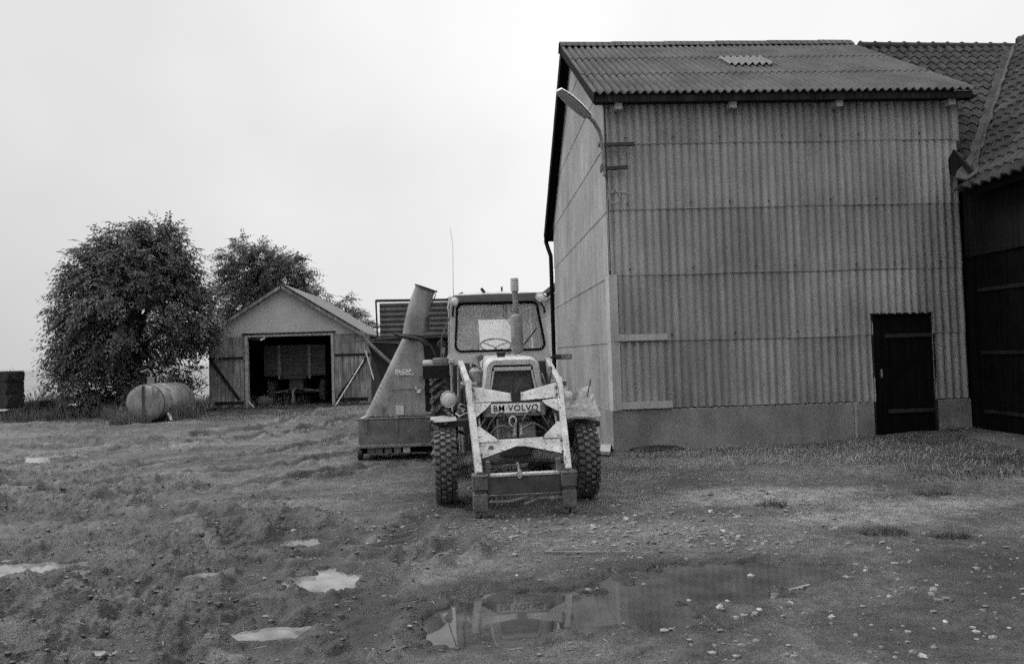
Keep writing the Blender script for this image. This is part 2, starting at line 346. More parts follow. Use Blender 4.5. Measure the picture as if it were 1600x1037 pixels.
def build_ground():
    ys = [-40., -15., -6., -2., 0., 1.0]
    y = 1.6
    while y < 27: ys.append(y); y *= 1.0048
    while y < 700: ys.append(y); y *= 1.035
    ys = np.array(ys)
    u = np.concatenate([[-2.6, -2.0, -1.7, -1.4, -1.2], np.linspace(-1, 1, 900), [1.2, 1.4, 1.7, 2.0, 2.6]])
    Y = np.repeat(ys[:, None], len(u), 1); half = np.clip(Y, 1.2, None)*.80+1.4
    X = u[None, :]*half + .05*np.clip(Y, 1, None)
    h, k, rim, mz = ground(X, Y)
    fade = sstep(60, 26, Y)*sstep(.5, 1.6, Y+.0)
    h = h*fade - sstep(60, 220, Y)*1.2*0
    far_l = sstep(1.5, 1.0, np.abs(u))[None, :]
    h = h*far_l
    n, m = X.shape
    co = np.stack([X, Y, h], -1).reshape(-1, 3)
    idx = np.arange(n*m).reshape(n, m)
    q = np.stack([idx[:-1, :-1], idx[:-1, 1:], idx[1:, 1:], idx[1:, :-1]], -1).reshape(-1, 4)
    me = bpy.data.meshes.new('ground'); me.vertices.add(n*m); me.vertices.foreach_set('co', co.ravel())
    me.loops.add(q.size); me.loops.foreach_set('vertex_index', q.ravel().astype(np.int32))
    me.polygons.add(len(q)); me.polygons.foreach_set('loop_start', np.arange(0, q.size, 4, dtype=np.int32)); me.polygons.foreach_set('loop_total', np.full(len(q), 4, dtype=np.int32))
    me.update(calc_edges=True); me.polygons.foreach_set('use_smooth', [True]*len(q))
    streaky = sstep(.50, .64, fbm(X*.28+2, Y*1.1, 4, 121)+.12*(fbm(X*2, Y*6, 3, 125)-.5))*sstep(3.2, .2, X-.15*(Y-6))*sstep(26, 22, Y)
    wet = np.maximum(.75*rim, .6*mz) + .6*streaky
    for (cx, cy, rx, ry, s) in [(-2.5,5.2,1.2,.5,.8), (-1.2,6.1,.9,.3,.8), (-3.8,9,2.2,.5,.6), (-2.5,10.6,1.5,.4,.6), (2.9,4.1,2.0,.6,.7), (6.2,8.7,1.2,.6,.7), (4.6,5.0,1.5,.5,.6), (-4,6.8,1.5,.4,.6), (-6.5,12.6,2.5,.6,.6), (.4,9.6,1.4,1.2,.6), (-2.2,16,2.5,.6,.6), (5.5,6.3,1.4,.5,.6)]:
        wet = np.maximum(wet, s*sstep(1.2, .6, ell(X, Y, cx, cy, rx, ry)+1.0*(fbm(X*1.9, Y*3.2, 5, 71)-.5)))
    for (pts, wd, dp) in RUTS: wet = np.maximum(wet, .95*np.exp(-(np.abs(segd(X, Y, pts)[0])/(wd*1.15))**4))
    wet = np.clip(wet, 0, 1)
    # dry dusty gravel patches, as in the photo near the barn, around the tractor and on the right
    pale = np.zeros(X.shape)
    for (cx, cy, rx, ry, s) in [(2.9,7.6,1.3,.5,1), (3.5,6.5,1.0,.35,.8), (.9,6.3,1.3,.55,.55), (2.6,10.0,1.2,.5,.6), (4.3,6.9,1.1,.3,.6), (-.3,5.9,.6,.4,.35), (1.6,9.0,.8,.5,.7), (-2.6,9.3,1.6,.35,.35), (-1.3,3.6,.9,.45,.5), (-.3,4.0,.35,.25,.5), (-5.2,8.6,1.2,.2,.5), (-3.2,10.6,1.6,.25,.5), (-6,14,3,.4,.45), (-1.9,8.1,.9,.3,.4), (-2.6,4.6,.8,.25,.45), (-1.35,4.35,.55,.16,.6), (-1.95,3.9,.5,.2,.5), (-1.35,5.05,.35,.12,.6), (-2.9,5.15,.9,.14,.6)]:
        d = ell(X, Y, cx, cy, rx, ry)+.9*(fbm(X*1.7, Y*2.5, 4, 61)-.5); pale = np.maximum(pale, s*sstep(1.15, .55, d))
    for (pts, wd, dp) in RUTS: pale = np.maximum(pale, .55*np.exp(-((np.abs(segd(X, Y, pts)[0])-wd*1.55)/(wd*.35))**2)*sstep(.35, .65, vnoise(X*2.5, Y*3, 99)))
    pale = pale*(1-rim)
    field = sstep(25.5, 27.5, Y+.6*(fbm(X, Y*0+3, 2, 4)))*sstep(-6, -12, X)
    gloss = np.clip(.9*rim+.35*mz, 0, 1)
    for nm, arr in (('wet', wet), ('gloss', gloss), ('pale', pale), ('field', field)):
        at = me.attributes.new(nm, 'FLOAT', 'POINT'); at.data.foreach_set('value', arr.ravel().astype(np.float32))
    m_ = bpy.data.materials.new('ground'); m_.use_nodes = True; t = m_.node_tree; N = t.nodes; Lk = t.links; b = N['Principled BSDF']
    tc = N.new('ShaderNodeTexCoord')
    def noise(s_, d=5, r=.6):
        n_ = N.new('ShaderNodeTexNoise'); n_.inputs['Scale'].default_value = s_; n_.inputs['Detail'].default_value = d; n_.inputs['Roughness'].default_value = r; Lk.new(tc.outputs['Object'], n_.inputs[0]); return n_.outputs[0]
    def rng(x, a, b_, c, d):
        n_ = N.new('ShaderNodeMapRange'); Lk.new(x, n_.inputs[0])
        for i, q_ in enumerate((a, b_, c, d)): n_.inputs[i+1].default_value = q_
        return n_.outputs[0]
    def mth(op, x, y_):
        n_ = N.new('ShaderNodeMath'); n_.operation = op
        for i, v in enumerate((x, y_)):
            if isinstance(v, (int, float)): n_.inputs[i].default_value = v
            else: Lk.new(v, n_.inputs[i])
        return n_.outputs[0]
    def mixf(f, a, b_):
        n_ = N.new('ShaderNodeMix'); n_.data_type = 'FLOAT'; Lk.new(f, n_.inputs[0])
        for i, v in ((2, a), (3, b_)):
            if isinstance(v, (int, float)): n_.inputs[i].default_value = v
            else: Lk.new(v, n_.inputs[i])
        return n_.outputs[0]
    def attr(nm): n_ = N.new('ShaderNodeAttribute'); n_.attribute_name = nm; return n_.outputs['Fac']
    wetA, paleA, fieldA = attr('wet'), attr('pale'), attr('field')
    base = mth('MULTIPLY', rng(noise(.7), .32, .68, .38, 1.6), .072)
    base = mth('MULTIPLY', base, rng(noise(7, 6, .72), .33, .67, .45, 1.6))
    base = mth('MULTIPLY', base, rng(noise(60, 4, .75), .34, .66, .5, 1.5))
    vor = N.new('ShaderNodeTexVoronoi'); vor.inputs['Scale'].default_value = 45; Lk.new(tc.outputs['Object'], vor.inputs['Vector'])
    grv = mth('MULTIPLY', rng(vor.outputs['Distance'], .0, .42, 1, 0), rng(noise(3), .45, .65, 0, 1))
    base = mth('ADD', base, mth('MULTIPLY', grv, .03))
    base = mixf(wetA, base, mth('MULTIPLY', base, .36))
    base = mixf(mth('MULTIPLY', paleA, rng(noise(5, 6, .7), .35, .6, .2, 1)), base, mth('ADD', mth('MULTIPLY', base, 1.8), .055))
    base = mixf(fieldA, base, mth('MULTIPLY', rng(noise(.5), .3, .7, .7, 1.3), .17))
    cb = N.new('ShaderNodeCombineColor'); [Lk.new(base, cb.inputs[i]) for i in range(3)]; Lk.new(cb.outputs[0], b.inputs['Base Color'])
    rough = mixf(attr('gloss'), rng(noise(6), .35, .65, .55, .85), rng(noise(4), .38, .62, .22, .75)); Lk.new(rough, b.inputs['Roughness']); b.inputs['Specular IOR Level'].default_value = .5
    bn = N.new('ShaderNodeBump'); bn.inputs['Strength'].default_value = 1.0; bn.inputs['Distance'].default_value = .045
    hh = mth('ADD', noise(15, 9, .72), mth('MULTIPLY', grv, .5)); Lk.new(hh, bn.inputs['Height']); Lk.new(bn.outputs[0], b.inputs['Normal'])
    me.materials.append(m_)
    o = bpy.data.objects.new('ground', me); COL.objects.link(o); structure(o)
    tag(o, 'muddy gravel farmyard with wheel ruts and scattered straw')
    # water lying in the hollows
    wm = bpy.data.materials.new('puddle_water'); wm.use_nodes = True; b = wm.node_tree.nodes['Principled BSDF']
    b.inputs['Base Color'].default_value = (.045,)*3+(1,); b.inputs['Roughness'].default_value = .015; b.inputs['IOR'].default_value = 1.45; b.inputs['Specular IOR Level'].default_value = .5
    groups = [(-.6,2.6,3.8,5.6), (-1.6,-.65,4.85,5.85), (-2.4,-1.05,6.15,6.9), (-4.2,-3.2,8.1,9.1), (-4.9,-2.8,5.5,6.4), (-8.7,-6.3,12.1,14.1), (-2.8,-.75,3.95,4.65), (-2.5,-1.75,5.4,5.85)]
    def murk(m_, lo, hi, sc_, bs_=.10, ro_=.05):     # silt clouding the water
        t_ = m_.node_tree; b_ = t_.nodes['Principled BSDF']; tc_ = t_.nodes.new('ShaderNodeTexCoord'); n_ = t_.nodes.new('ShaderNodeTexNoise'); n_.inputs['Scale'].default_value = sc_; n_.inputs['Detail'].default_value = 6
        r_ = t_.nodes.new('ShaderNodeMapRange'); t_.links.new(tc_.outputs['Object'], n_.inputs[0]); t_.links.new(n_.outputs[0], r_.inputs[0])
        for i_, q_ in enumerate((.35, .65, lo, hi)): r_.inputs[i_+1].default_value = q_
        c_ = t_.nodes.new('ShaderNodeCombineColor'); [t_.links.new(r_.outputs[0], c_.inputs[i_]) for i_ in range(3)]; t_.links.new(c_.outputs[0], b_.inputs['Base Color'])
        bp_ = t_.nodes.new('ShaderNodeBump'); bp_.inputs['Strength'].default_value = bs_; bp_.inputs['Distance'].default_value = .01; t_.links.new(n_.outputs[0], bp_.inputs['Height']); t_.links.new(bp_.outputs[0], b_.inputs['Normal']); b_.inputs['Roughness'].default_value = ro_
    sm = wm.copy(); sm.name = 'silty_water'; sm.node_tree.nodes['Principled BSDF'].inputs['Base Color'].default_value = (.15,)*3+(1,)
    murk(wm, .03, .065, 3.5, .025, .02); murk(sm, .06, .20, 5)
    labs = ['long dark puddle mirroring the tractor and barn', 'pale silty puddle in front of the harvester', 'half pale puddle of churned mud beyond the silty one', 'small round puddle on the open yard', 'pale watery strip beside the wheel rut', 'far pale puddle before the tank', 'thin wet strip nearest the camera', 'small silty pool beside the bigger silty puddle']
    for gi, (x0, x1, y0, y1) in enumerate(groups):
        nx, ny = int((x1-x0)/.06)+1, int((y1-y0)/.06)+1; gxs = np.linspace(x0, x1, nx+1); gys = np.linspace(y0, y1, ny+1); mbp = MB(); vid = {}
        cxs, cys = np.meshgrid((gxs[1:]+gxs[:-1])/2, (gys[1:]+gys[:-1])/2); pd = np.minimum.reduce([ell(cxs, cys, *hw) for hw in HOLLOWS])
        for b_ in range(ny):
            for a_ in range(nx):
                if pd[b_, a_] < 1.75:
                    q_ = []
                    for (ia, ib) in ((a_, b_), (a_+1, b_), (a_+1, b_+1), (a_, b_+1)):
                        if (ia, ib) not in vid: vid[(ia, ib)] = len(mbp.v); mbp.v.append((gxs[ia], gys[ib], -.028))
                        q_.append(vid[(ia, ib)])
                    mbp.f.append(tuple(q_))
        o = mbp.build('puddle', sm if gi in (1, 4, 5, 6, 7) else wm); structure(o); tag(o, labs[gi])
build_ground()
def gz(x, y): return float(ground(np.array([float(x)]), np.array([float(y)]))[0][0])

# ------------------------------------------------------------------ corrugated barn
PITCHW = .125
def corr(mb, a, udir, n, u0, u1, z0, z1, amp=.014, pitch=PITCHW, off=.012, topf=None):
    """vertical corrugated sheet along udir from a; z1 may be cut by topf(u)"""
    k = max(2, int(round((u1-u0)/pitch*8))); a = Vector(a); ud = Vector(udir); nv = Vector(n)
    lo = []; hi = []
    def flush():
        if len(lo) > 1: mb.grid([lo, hi])
    for i in range(k+1):
        u = u0+(u1-u0)*i/k; d = amp*math.sin(2*math.pi*u/pitch); t = z1 if topf is None else min(z1, topf(u))
        if t <= z0+.02: flush(); lo, hi = [], []; continue
        p = a+ud*u; lo.append(p+nv*(d+off)+Vector((0,0,z0))); hi.append(p+nv*d+Vector((0,0,t)))
    flush(); return mb
FY, GX = 11.35, 2.15
barn = thing('corrugated_barn', 'tall barn clad in grey corrugated sheets on a concrete plinth', 'barn', (5.0, 15.2, 0))
def bp(mb, name, m, **k): return mb.build(name, m, barn, True, **k)
RF = (11.1, 5.47); RR = (14.8, 7.77); RB = (19.5, 4.63)   # eave, ridge, rear eave (Y, Z)
SF = (RR[1]-RF[1])/(RR[0]-RF[0]); SB = (RR[1]-RB[1])/(RB[0]-RR[0])
roofz = lambda y: RF[1]+(y-RF[0])*SF if y < RR[0] else RR[1]-(y-RR[0])*SB
mb = MB(); C = [.64, 1.68, 2.72, 3.75, 4.78]; L = .035
X1 = 7.82
rgs = random.Random(17)
def front(x0, x1, z0, z1):
    cuts = [x0]+[c_ for c_ in [.88+1.0*k for k in range(1, 8)] if x0+.1 < c_ < x1-.1]+[x1]
    for a_, b_ in zip(cuts[:-1], cuts[1:]):
        corr(mb, (0, FY, 0), (1,0,0), (0,-1,0), a_, b_+(.05 if b_ < x1 else 0), z0+rgs.uniform(-.007,.007), z1, amp=.021, off=.012+rgs.uniform(-.004,.006))
front(GX, 6.29, C[0], C[1]+L); front(7.26, X1, C[0], C[1]+L)
front(GX, 6.29, C[1], C[2]+L); front(7.26, X1, C[1], C[2]+L); front(6.29, 7.26, 2.0, C[2]+L)
front(GX, X1, C[2], C[3]+L); front(GX, X1, C[3], C[4]+L); front(GX, X1, C[4], 5.62)
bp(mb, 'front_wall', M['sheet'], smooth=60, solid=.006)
mb = MB()
for i in range(8):
    z0 = .64+1.035*i; z1 = z0+1.035+L
    corr(mb, (GX, 0, 0), (0,1,0), (-1,0,0), FY, 19.1, z0, z1, amp=.010, topf=lambda u: roofz(u)-.06)
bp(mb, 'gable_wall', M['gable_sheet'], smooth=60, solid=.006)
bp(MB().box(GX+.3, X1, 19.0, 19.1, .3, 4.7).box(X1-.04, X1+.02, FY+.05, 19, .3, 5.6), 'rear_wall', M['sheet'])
mb = MB(); mb.box(2.10, 6.27, FY-.02, 19.05, -.4, .63); mb.box(7.28, X1+.03, FY-.02, FY+.5, -.4, .63)
bp(mb, 'plinth', M['concrete'], bevel=.012)
# corner strips, flashings
bp(MB().box(GX-.035, GX-.028, FY-.036, FY+.30, .62, 1.70).box(GX-.035, GX+.10, FY-.040, FY-.033, .62, 1.70), 'corner_strip', M['flashing'])
bp(MB().box(GX-.038, GX-.031, FY-.038, FY+.28, 1.69, 2.73).box(GX-.038, GX+.09, FY-.042, FY-.035, 1.69, 2.73), 'corner_strip', M['flashing'])
bp(MB().box(GX-.03, GX+.012, FY-.02, FY+.006, 2.74, 5.5), 'corner_batten', M['darkgrey'])
bp(MB().box(GX+.02, 3.04, FY-.052, FY-.042, .645, .755), 'flashing_plate', M['flashing'])
bp(MB().box(GX+.02, 3.01, FY-.054, FY-.044, 1.70, 1.80), 'flashing_plate', M['flashing'])
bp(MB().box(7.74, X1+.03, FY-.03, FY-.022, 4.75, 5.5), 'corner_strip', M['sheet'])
# bolts along each lap
mb = MB(); rg = random.Random(3)
for z in C[1:]:
    x = GX+.3
    while x < X1-.1:
        if not (6.2 < x < 7.35 and z < 2.0): mb.cyl((x, FY-.042, z+.10), (x, FY-.018, z+.10), .013, .013, 6)
        x += PITCHW*rg.choice([5, 6, 8])
bp(mb, 'fixing_bolts', M['darkgrey'], props={'kind': 'stuff'})
# door
dr = MB()
for i in range(7):
    x0 = 6.295+.137*i; dr.box(x0, x0+.134, FY+.02+.004*(i % 2), FY+.05, .05, 1.995)
door = bp(dr, 'door', M['blackdoor'], bevel=.003)
bp(MB().box(6.5, 7.25, FY-.005, FY+.018, 1.63, 1.69), 'hinge', M['dark_metal']); bp(MB().box(6.5, 7.25, FY-.005, FY+.018, .44, .50), 'hinge', M['dark_metal'])
bp(MB().box(6.40, 6.42, FY-.02, FY+.018, 1.0, 1.14), 'handle', M['steel'])
bp(MB().box(6.262, 6.29, FY-.03, FY+.06, .1, 2.0).box(7.263, 7.29, FY-.03, FY+.06, .1, 2.0).box(6.262, 7.29, FY-.03, FY+.06, 2.0, 2.02), 'door_frame', M['dark_wood'])
# roof
def roof_sheet(mb, x0, x1, pA, pB, n, pitch=PITCHW, amp=.026):
    """courses from the eave pA (y,z) up to pB; corrugation runs down the slope"""
    d = Vector((0, pB[0]-pA[0], pB[1]-pA[1])); Ls = d.length; d.normalize(); nn = Vector((0, -d.z, d.y)) if d.y > 0 else Vector((0, d.z, -d.y))
    k = int((x1-x0)/pitch*8)
    for c in range(n):
        s0 = Ls*c/n-(.02 if c == 0 else .10); s1 = Ls*(c+1)/n; rows = []
        for s_, o_ in ((s0, .015), ((s0+s1)/2, .007), (s1, .0)):
            rows.append([Vector((x0+(x1-x0)*i/k, pA[0], pA[1]))+d*s_+nn*(o_+.03+amp*math.sin(2*math.pi*i/8)) for i in range(k+1)])
        mb.grid(rows)
mb = MB(); roof_sheet(mb, 1.93, 7.98, RF, RR, 3); roof_sheet(mb, 1.93, 7.98, RB, RR, 3)
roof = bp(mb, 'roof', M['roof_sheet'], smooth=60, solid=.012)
mb = MB(); pr = []
for i in range(21):
    pass
cap = [(-.20,-.10),(-.1,.0),(-.04,.045),(.04,.045),(.1,.0),(.20,-.10)]
x = 1.9
while x < 7.95:
    x1 = min(x+1.12, 8.0); mb.grid([[(xx, RR[0]+p[0], RR[1]+.05+p[1]+(.012 if xx == x else 0)) for p in cap] for xx in (x, x1)]); x += 1.08
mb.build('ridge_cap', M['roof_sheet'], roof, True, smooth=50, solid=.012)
# pale replacement sheet strip
mb = MB(); d = Vector((0, RR[0]-RF[0], RR[1]-RF[1])).normalized(); nn = Vector((0, -d.z, d.y)); k = int(.80/PITCHW*8)
xa = 1.93+PITCHW*round((4.72-1.93)/PITCHW)
mb.grid([[Vector((xa+i*PITCHW/8, RF[0], RF[1]))+d*s_+nn*(.084+.026*math.sin(2*math.pi*i/8)) for i in range(k+1)] for s_ in (1.98, 2.66)])
mb.build('rooflight_strip', M['roof_patch'], roof, True, smooth=60, solid=.008)
mb = MB(); mb.box(1.96, 7.95, RF[0]-.0, RF[0]+.03, 5.37, 5.475); bp(mb, 'fascia', M['dark_wood'])
for x in (2.33, 4.13, 5.83, 7.66): bp(MB().box(x-.055, x+.055, RF[0]+.06, FY, 5.28, 5.385), 'rafter_end', M['pale_wood'])
# soffit boarding under the eave and verge boards
bp(MB().box(1.98, 8.05, RF[0]+.035, FY-.02, 5.40, 5.43), 'soffit', M['dark_wood'])
mb = MB()
for (pa, pb) in ((RF, RR), (RB, RR)):
    mb.bar((1.95, pa[0], pa[1]-.045), (1.95, pb[0], pb[1]-.045), .03, .17)
    mb.bar((2.04, pa[0], pa[1]-.03), (2.04, pb[0], pb[1]-.03), .16, .02)
bp(mb, 'verge_board', M['black_tar'])
mb = MB(); mb.tube([(1.98, 19.55, 4.55), (2.02, 19.45, 4.35), (2.07, 19.25, 4.1), (2.07, 19.22, 3.8), (2.07, 19.22, 0.0)], .055, 10)
bp(mb, 'downpipe', M['black_tar'], smooth=40)
bp(MB().tube([(1.95, 19.58, 4.6), (8, 19.58, 4.6)], .07, 8), 'gutter', M['black_tar'])

# ------------------------------------------------------------------ street lamp on the barn corner
lamp = thing('street_lamp', 'street lamp with pale long head on curved arm at barn corner', 'street lamp', (2.05, 11.0, 4.3))
def lp(mb, name, m, par=None, **k): return mb.build(name, m, par or lamp, par is None, **k)
A = Vector((2.045, 11.10, 4.30)); 
lp(MB().tube([(2.06,11.12,4.24),(2.05,11.12,4.6),(2.03,11.1,4.80),(1.99,11.06,4.92),(1.9,10.97,5.02),(1.80,10.88,5.09),(1.74,10.83,5.13)], .030, 10), 'arm', M['steel'], smooth=50)
hd = MB(); d = Vector((-.47,-.33,.29)); p0 = Vector((1.80,10.88,5.07)); rt = d.cross(Vector((0,0,1))).normalized(); up = rt.cross(d).normalized()
rows = []; rows2 = []
for i in range(9):
    t = i/8; wdt = .045+.075*math.sin(math.pi*min(1, (.12+.8*t)))**.6*(1 if t < .9 else .75); c = p0+d*t
    rows.append([c+rt*wdt*math.cos(a)+up*(.062*math.sin(a)*(.6+.4*math.sin(math.pi*t))) for a in [math.pi*k/8 for k in range(9)]])
    rows2.append([c+rt*wdt*.86*math.cos(a)-up*(.035*math.sin(a)*math.sin(math.pi*(.08+.84*t))+.002) for a in [math.pi*k/8 for k in range(9)]])
hd.grid(rows)
hd.add([rows[0][k] for k in range(9)], [tuple(range(9))]); hd.add([rows[-1][k] for k in range(9)], [tuple(range(9))])
head = lp(hd, 'lamp_head', M['white'], smooth=50, solid=.004)
rows2 = [[p-up*.006 for p in r_] for r_ in rows2]; gl = MB(); gl.grid(rows2); gl.build('lamp_glass', M['lamp_glass'], head, True, smooth=50, solid=.003)
lp(MB().bar((2.0, 11.24, 4.745), (2.56, 11.24, 4.755), .06, .05).bar((2.03, 11.10, 4.745), (2.03, 11.26, 4.745), .05, .05), 'bracket', M['dark_metal'])
lp(MB().bar((2.02, 11.24, 4.37), (2.45, 11.24, 4.395), .06, .05).bar((2.05, 11.10, 4.37), (2.05, 11.26, 4.37), .06, .10), 'bracket', M['dark_metal'])
cb_ = MB(); cb_.tube([(2.06,11.12,4.26),(2.09,11.18,4.18),(2.14,11.27,4.10),(2.19,11.30,4.02)]+[(2.24+.09*math.cos(a), 11.31, 3.95+.10*math.sin(a)) for a in [math.pi*(.8-i/7) for i in range(15)]]+[(2.36,11.31,4.03),(2.5,11.31,3.99)], .009, 5)
cb_.tube([(2.13,11.30,4.08),(2.125,11.305,3.5),(2.13,11.305,2.8)], .006, 4)
lp(cb_, 'cable', M['flashing'])

# ------------------------------------------------------------------ tiled barn with its wing
tb = thing('tiled_barn', 'old tiled barn wing with black doors closing the yard', 'barn', (10, 6, 0))
def tp(mb, name, m, **k): return mb.build(name, m, tb, True, **k)
EX, EZ, EY = 7.52, 3.87, 10.72          # eave lines of wing (X) and main roof (Y)
RX, RZ, RY = 11.55, 7.73, 14.80
def pantiles(mb, uv0, n_courses, P, umin, umax, tw=.20):
    """P(u, s) -> point on the slope and normal; s = 0..1 up the slope; umin/umax(s) limits"""
    for c in range(n_courses):
        s0 = c/n_courses-.012; s1 = (c+1)/n_courses
        a, b = umin((s0+s1)/2), umax((s0+s1)/2)
        if b-a < .05: continue
        a = math.floor(a/tw)*tw if uv0 else a
        k = max(2, int((b-a)/tw*8)); lo = []; hi = []; tip = []
        for i in range(k+1):
            u = a+(b-a)*i/k; ph = (u/tw) % 1.0
            w_ = .030*math.sin(2*math.pi*ph)+.012*math.sin(4*math.pi*ph)
            p0, nn = P(u, s0-.022*max(0, math.sin(2*math.pi*ph))/4.0); p1, _ = P(u, s1)
            jit = .006*(hash2(np.array([math.floor(u/tw)]), np.array([c]), 9)[0]-.5)
            lo.append(p0+nn*(w_+.045+jit)); hi.append(p1+nn*(w_+.012)); tip.append(p0+nn*(w_+.015))
        mb.grid([tip, lo, hi])
nm = Vector((0, -(RZ-EZ), RY-EY)).normalized(); nw = Vector((-(RZ-EZ), 0, RX-EX)).normalized()
mb = MB()
pantiles(mb, False, 19, lambda u, s: (Vector((u, EY+(RY-EY)*s, EZ+(RZ-EZ)*s)), nm), lambda s: 7.70, lambda s: EX+(RX-EX)*min(1, max(0, s))+.12+(2.5 if s > .93 else 0))
mb.add([(7.7,RY,RZ),(16,RY,RZ),(16,RY+4,EZ),(7.7,RY+4,EZ)], [(0,1,2,3)])
mr_ = tp(mb, 'main_roof', M['tile'], smooth=50, solid=.008)
mb = MB()
pantiles(mb, False, 19, lambda u, s: (Vector((EX+(RX-EX)*s, u, EZ+(RZ-EZ)*s)), nw), lambda s: -6.0, lambda s: EY+(RY-EY)*min(1, max(0, s))+.10)
mb.add([(RX,-6,RZ),(RX,RY,RZ),(RX+4,RY,EZ),(RX+4,-6,EZ)], [(0,1,2,3)])
wr_ = tp(mb, 'wing_roof', M['tile'], smooth=50, solid=.008)
def ridge(mb, a, b, r=.10):
    a = Vector(a); b = Vector(b); n = int((b-a).length/.31); d = (b-a)/n
    for i in range(n):
        p = a+d*i; mb.tube([p, p+d*.06, p+d*.07, p+d*1.02], [r*1.22, r*1.18, r, r*.95], 10)
mb = MB(); ridge(mb, (8.2, RY, RZ+.01), (16, RY, RZ-.12)); mb.build('ridge', M['tile'], mr_, True, smooth=50)
mb = MB(); ridge(mb, (RX, RY-.2, RZ+.01), (RX, -6, RZ)); mb.build('ridge', M['tile'], wr_, True, smooth=50)
# valley of mortar and lead between the two slopes
mb = MB(); rg = random.Random(5); rows = []
for i in range(28):
    s = i/27*.93; p = Vector((EX+(RX-EX)*s, EY+(RY-EY)*s, EZ+(RZ-EZ)*s+.085)); wd = .07+.05*rg.random()+(.06 if s < .05 else 0)
    rows.append([p+Vector((-wd,wd*.2,.05+.02*rg.random())), p+Vector((0,0,.02*rg.random())), p+Vector((wd*.2,-wd,.05+.02*rg.random()))])
mb.grid(rows); tp(mb, 'valley', M['mortar'], solid=.02)
tp(MB().blob((EX+.02, EY-.02, EZ+.03), (.13,.13,.05), .25, 10, 4), 'valley_mouth', M['mortar'], smooth=60)
# verge board where the tiled slope passes the corrugated wall
mb = MB(); s0 = (FY-EY-.03)/(RY-EY)
mb.bar((7.67, EY-.06, EZ-.06), (7.67, FY-.05, EZ+s0*(RZ-EZ)+.03), .035, .30)
tp(mb, 'verge_board', M['dark_wood'])
WX = 7.88
mb = MB(); corr(mb, (WX, 0, 0), (0,1,0), (-1,0,0), 8.0, 11.32, 2.87, 3.95, amp=.012, pitch=.1); mb.box(WX+.02, WX+.2, -6, 11.33, 3.7, 3.98); mb.box(WX+.01, WX+.2, -6, 8.0, -.2, 3.7); tp(mb, 'wing_wall', M['dark_sheet'], smooth=50)
mb = MB(); mb.box(WX-.02, WX+.14, 11.17, 11.33, -.2, 2.87); tp(mb, 'doorpost', M['blackdoor'])
for (y0, y1) in ((9.36, 11.15), (8.0, 9.34)):
    mb = MB(); n = int((y1-y0)/.15)
    for i in range(n):
        a = y0+(y1-y0)*i/n; mb.box(WX+.02+.004*(i % 2), WX+.06, a, a+(y1-y0)/n-.004, .16, 2.86)
    dd = tp(mb, 'barn_door', M['blackdoor'])
    for zb in (2.30, 1.33, .42): MB().box(WX-.005, WX+.018, y0+.05, y1-.05, zb, zb+.055).build('batten', M['dark_wood'], dd, True)
tp(MB().box(WX-.01, 16, 11.6, 11.7, -.2, 4.6).box(15.9, 16, 11.7, 18.8, -.2, 4.2).box(WX, 16, 18.7, 18.8, -.2, 4.2), 'back_wall', M['dark_sheet'])
tp(MB().box(WX+7.2, WX+7.3, -6, 11.6, -.2, 4.0), 'rear_wall', M['dark_sheet'])
tp(MB().prism([(WX, -.2), (WX+7.3, -.2), (WX+7.3, 3.9), (RX, RZ-.1), (WX, 3.9)], -5.95, -5.9, 'Y'), 'gable_wall', M['dark_sheet'])
tp(MB().bar((EX+.06, -6, EZ-.06), (EX+.06, EY+.1, EZ-.06), .03, .14), 'eave_board', M['black_tar'])

# concrete apron before the doors
apr = MB().hexa([(6.9, 8.8, 0), (WX, 8.8, 0), (WX, 11.3, 0), (7.3, 11.3, 0), (6.9, 8.8, .155), (WX, 8.8, .165), (WX, 11.3, .165), (7.3, 11.3, .155)]).build('concrete_apron', M['apron'], bevel=.01); structure(apr); tag(apr, 'concrete apron in front of the black barn doors')

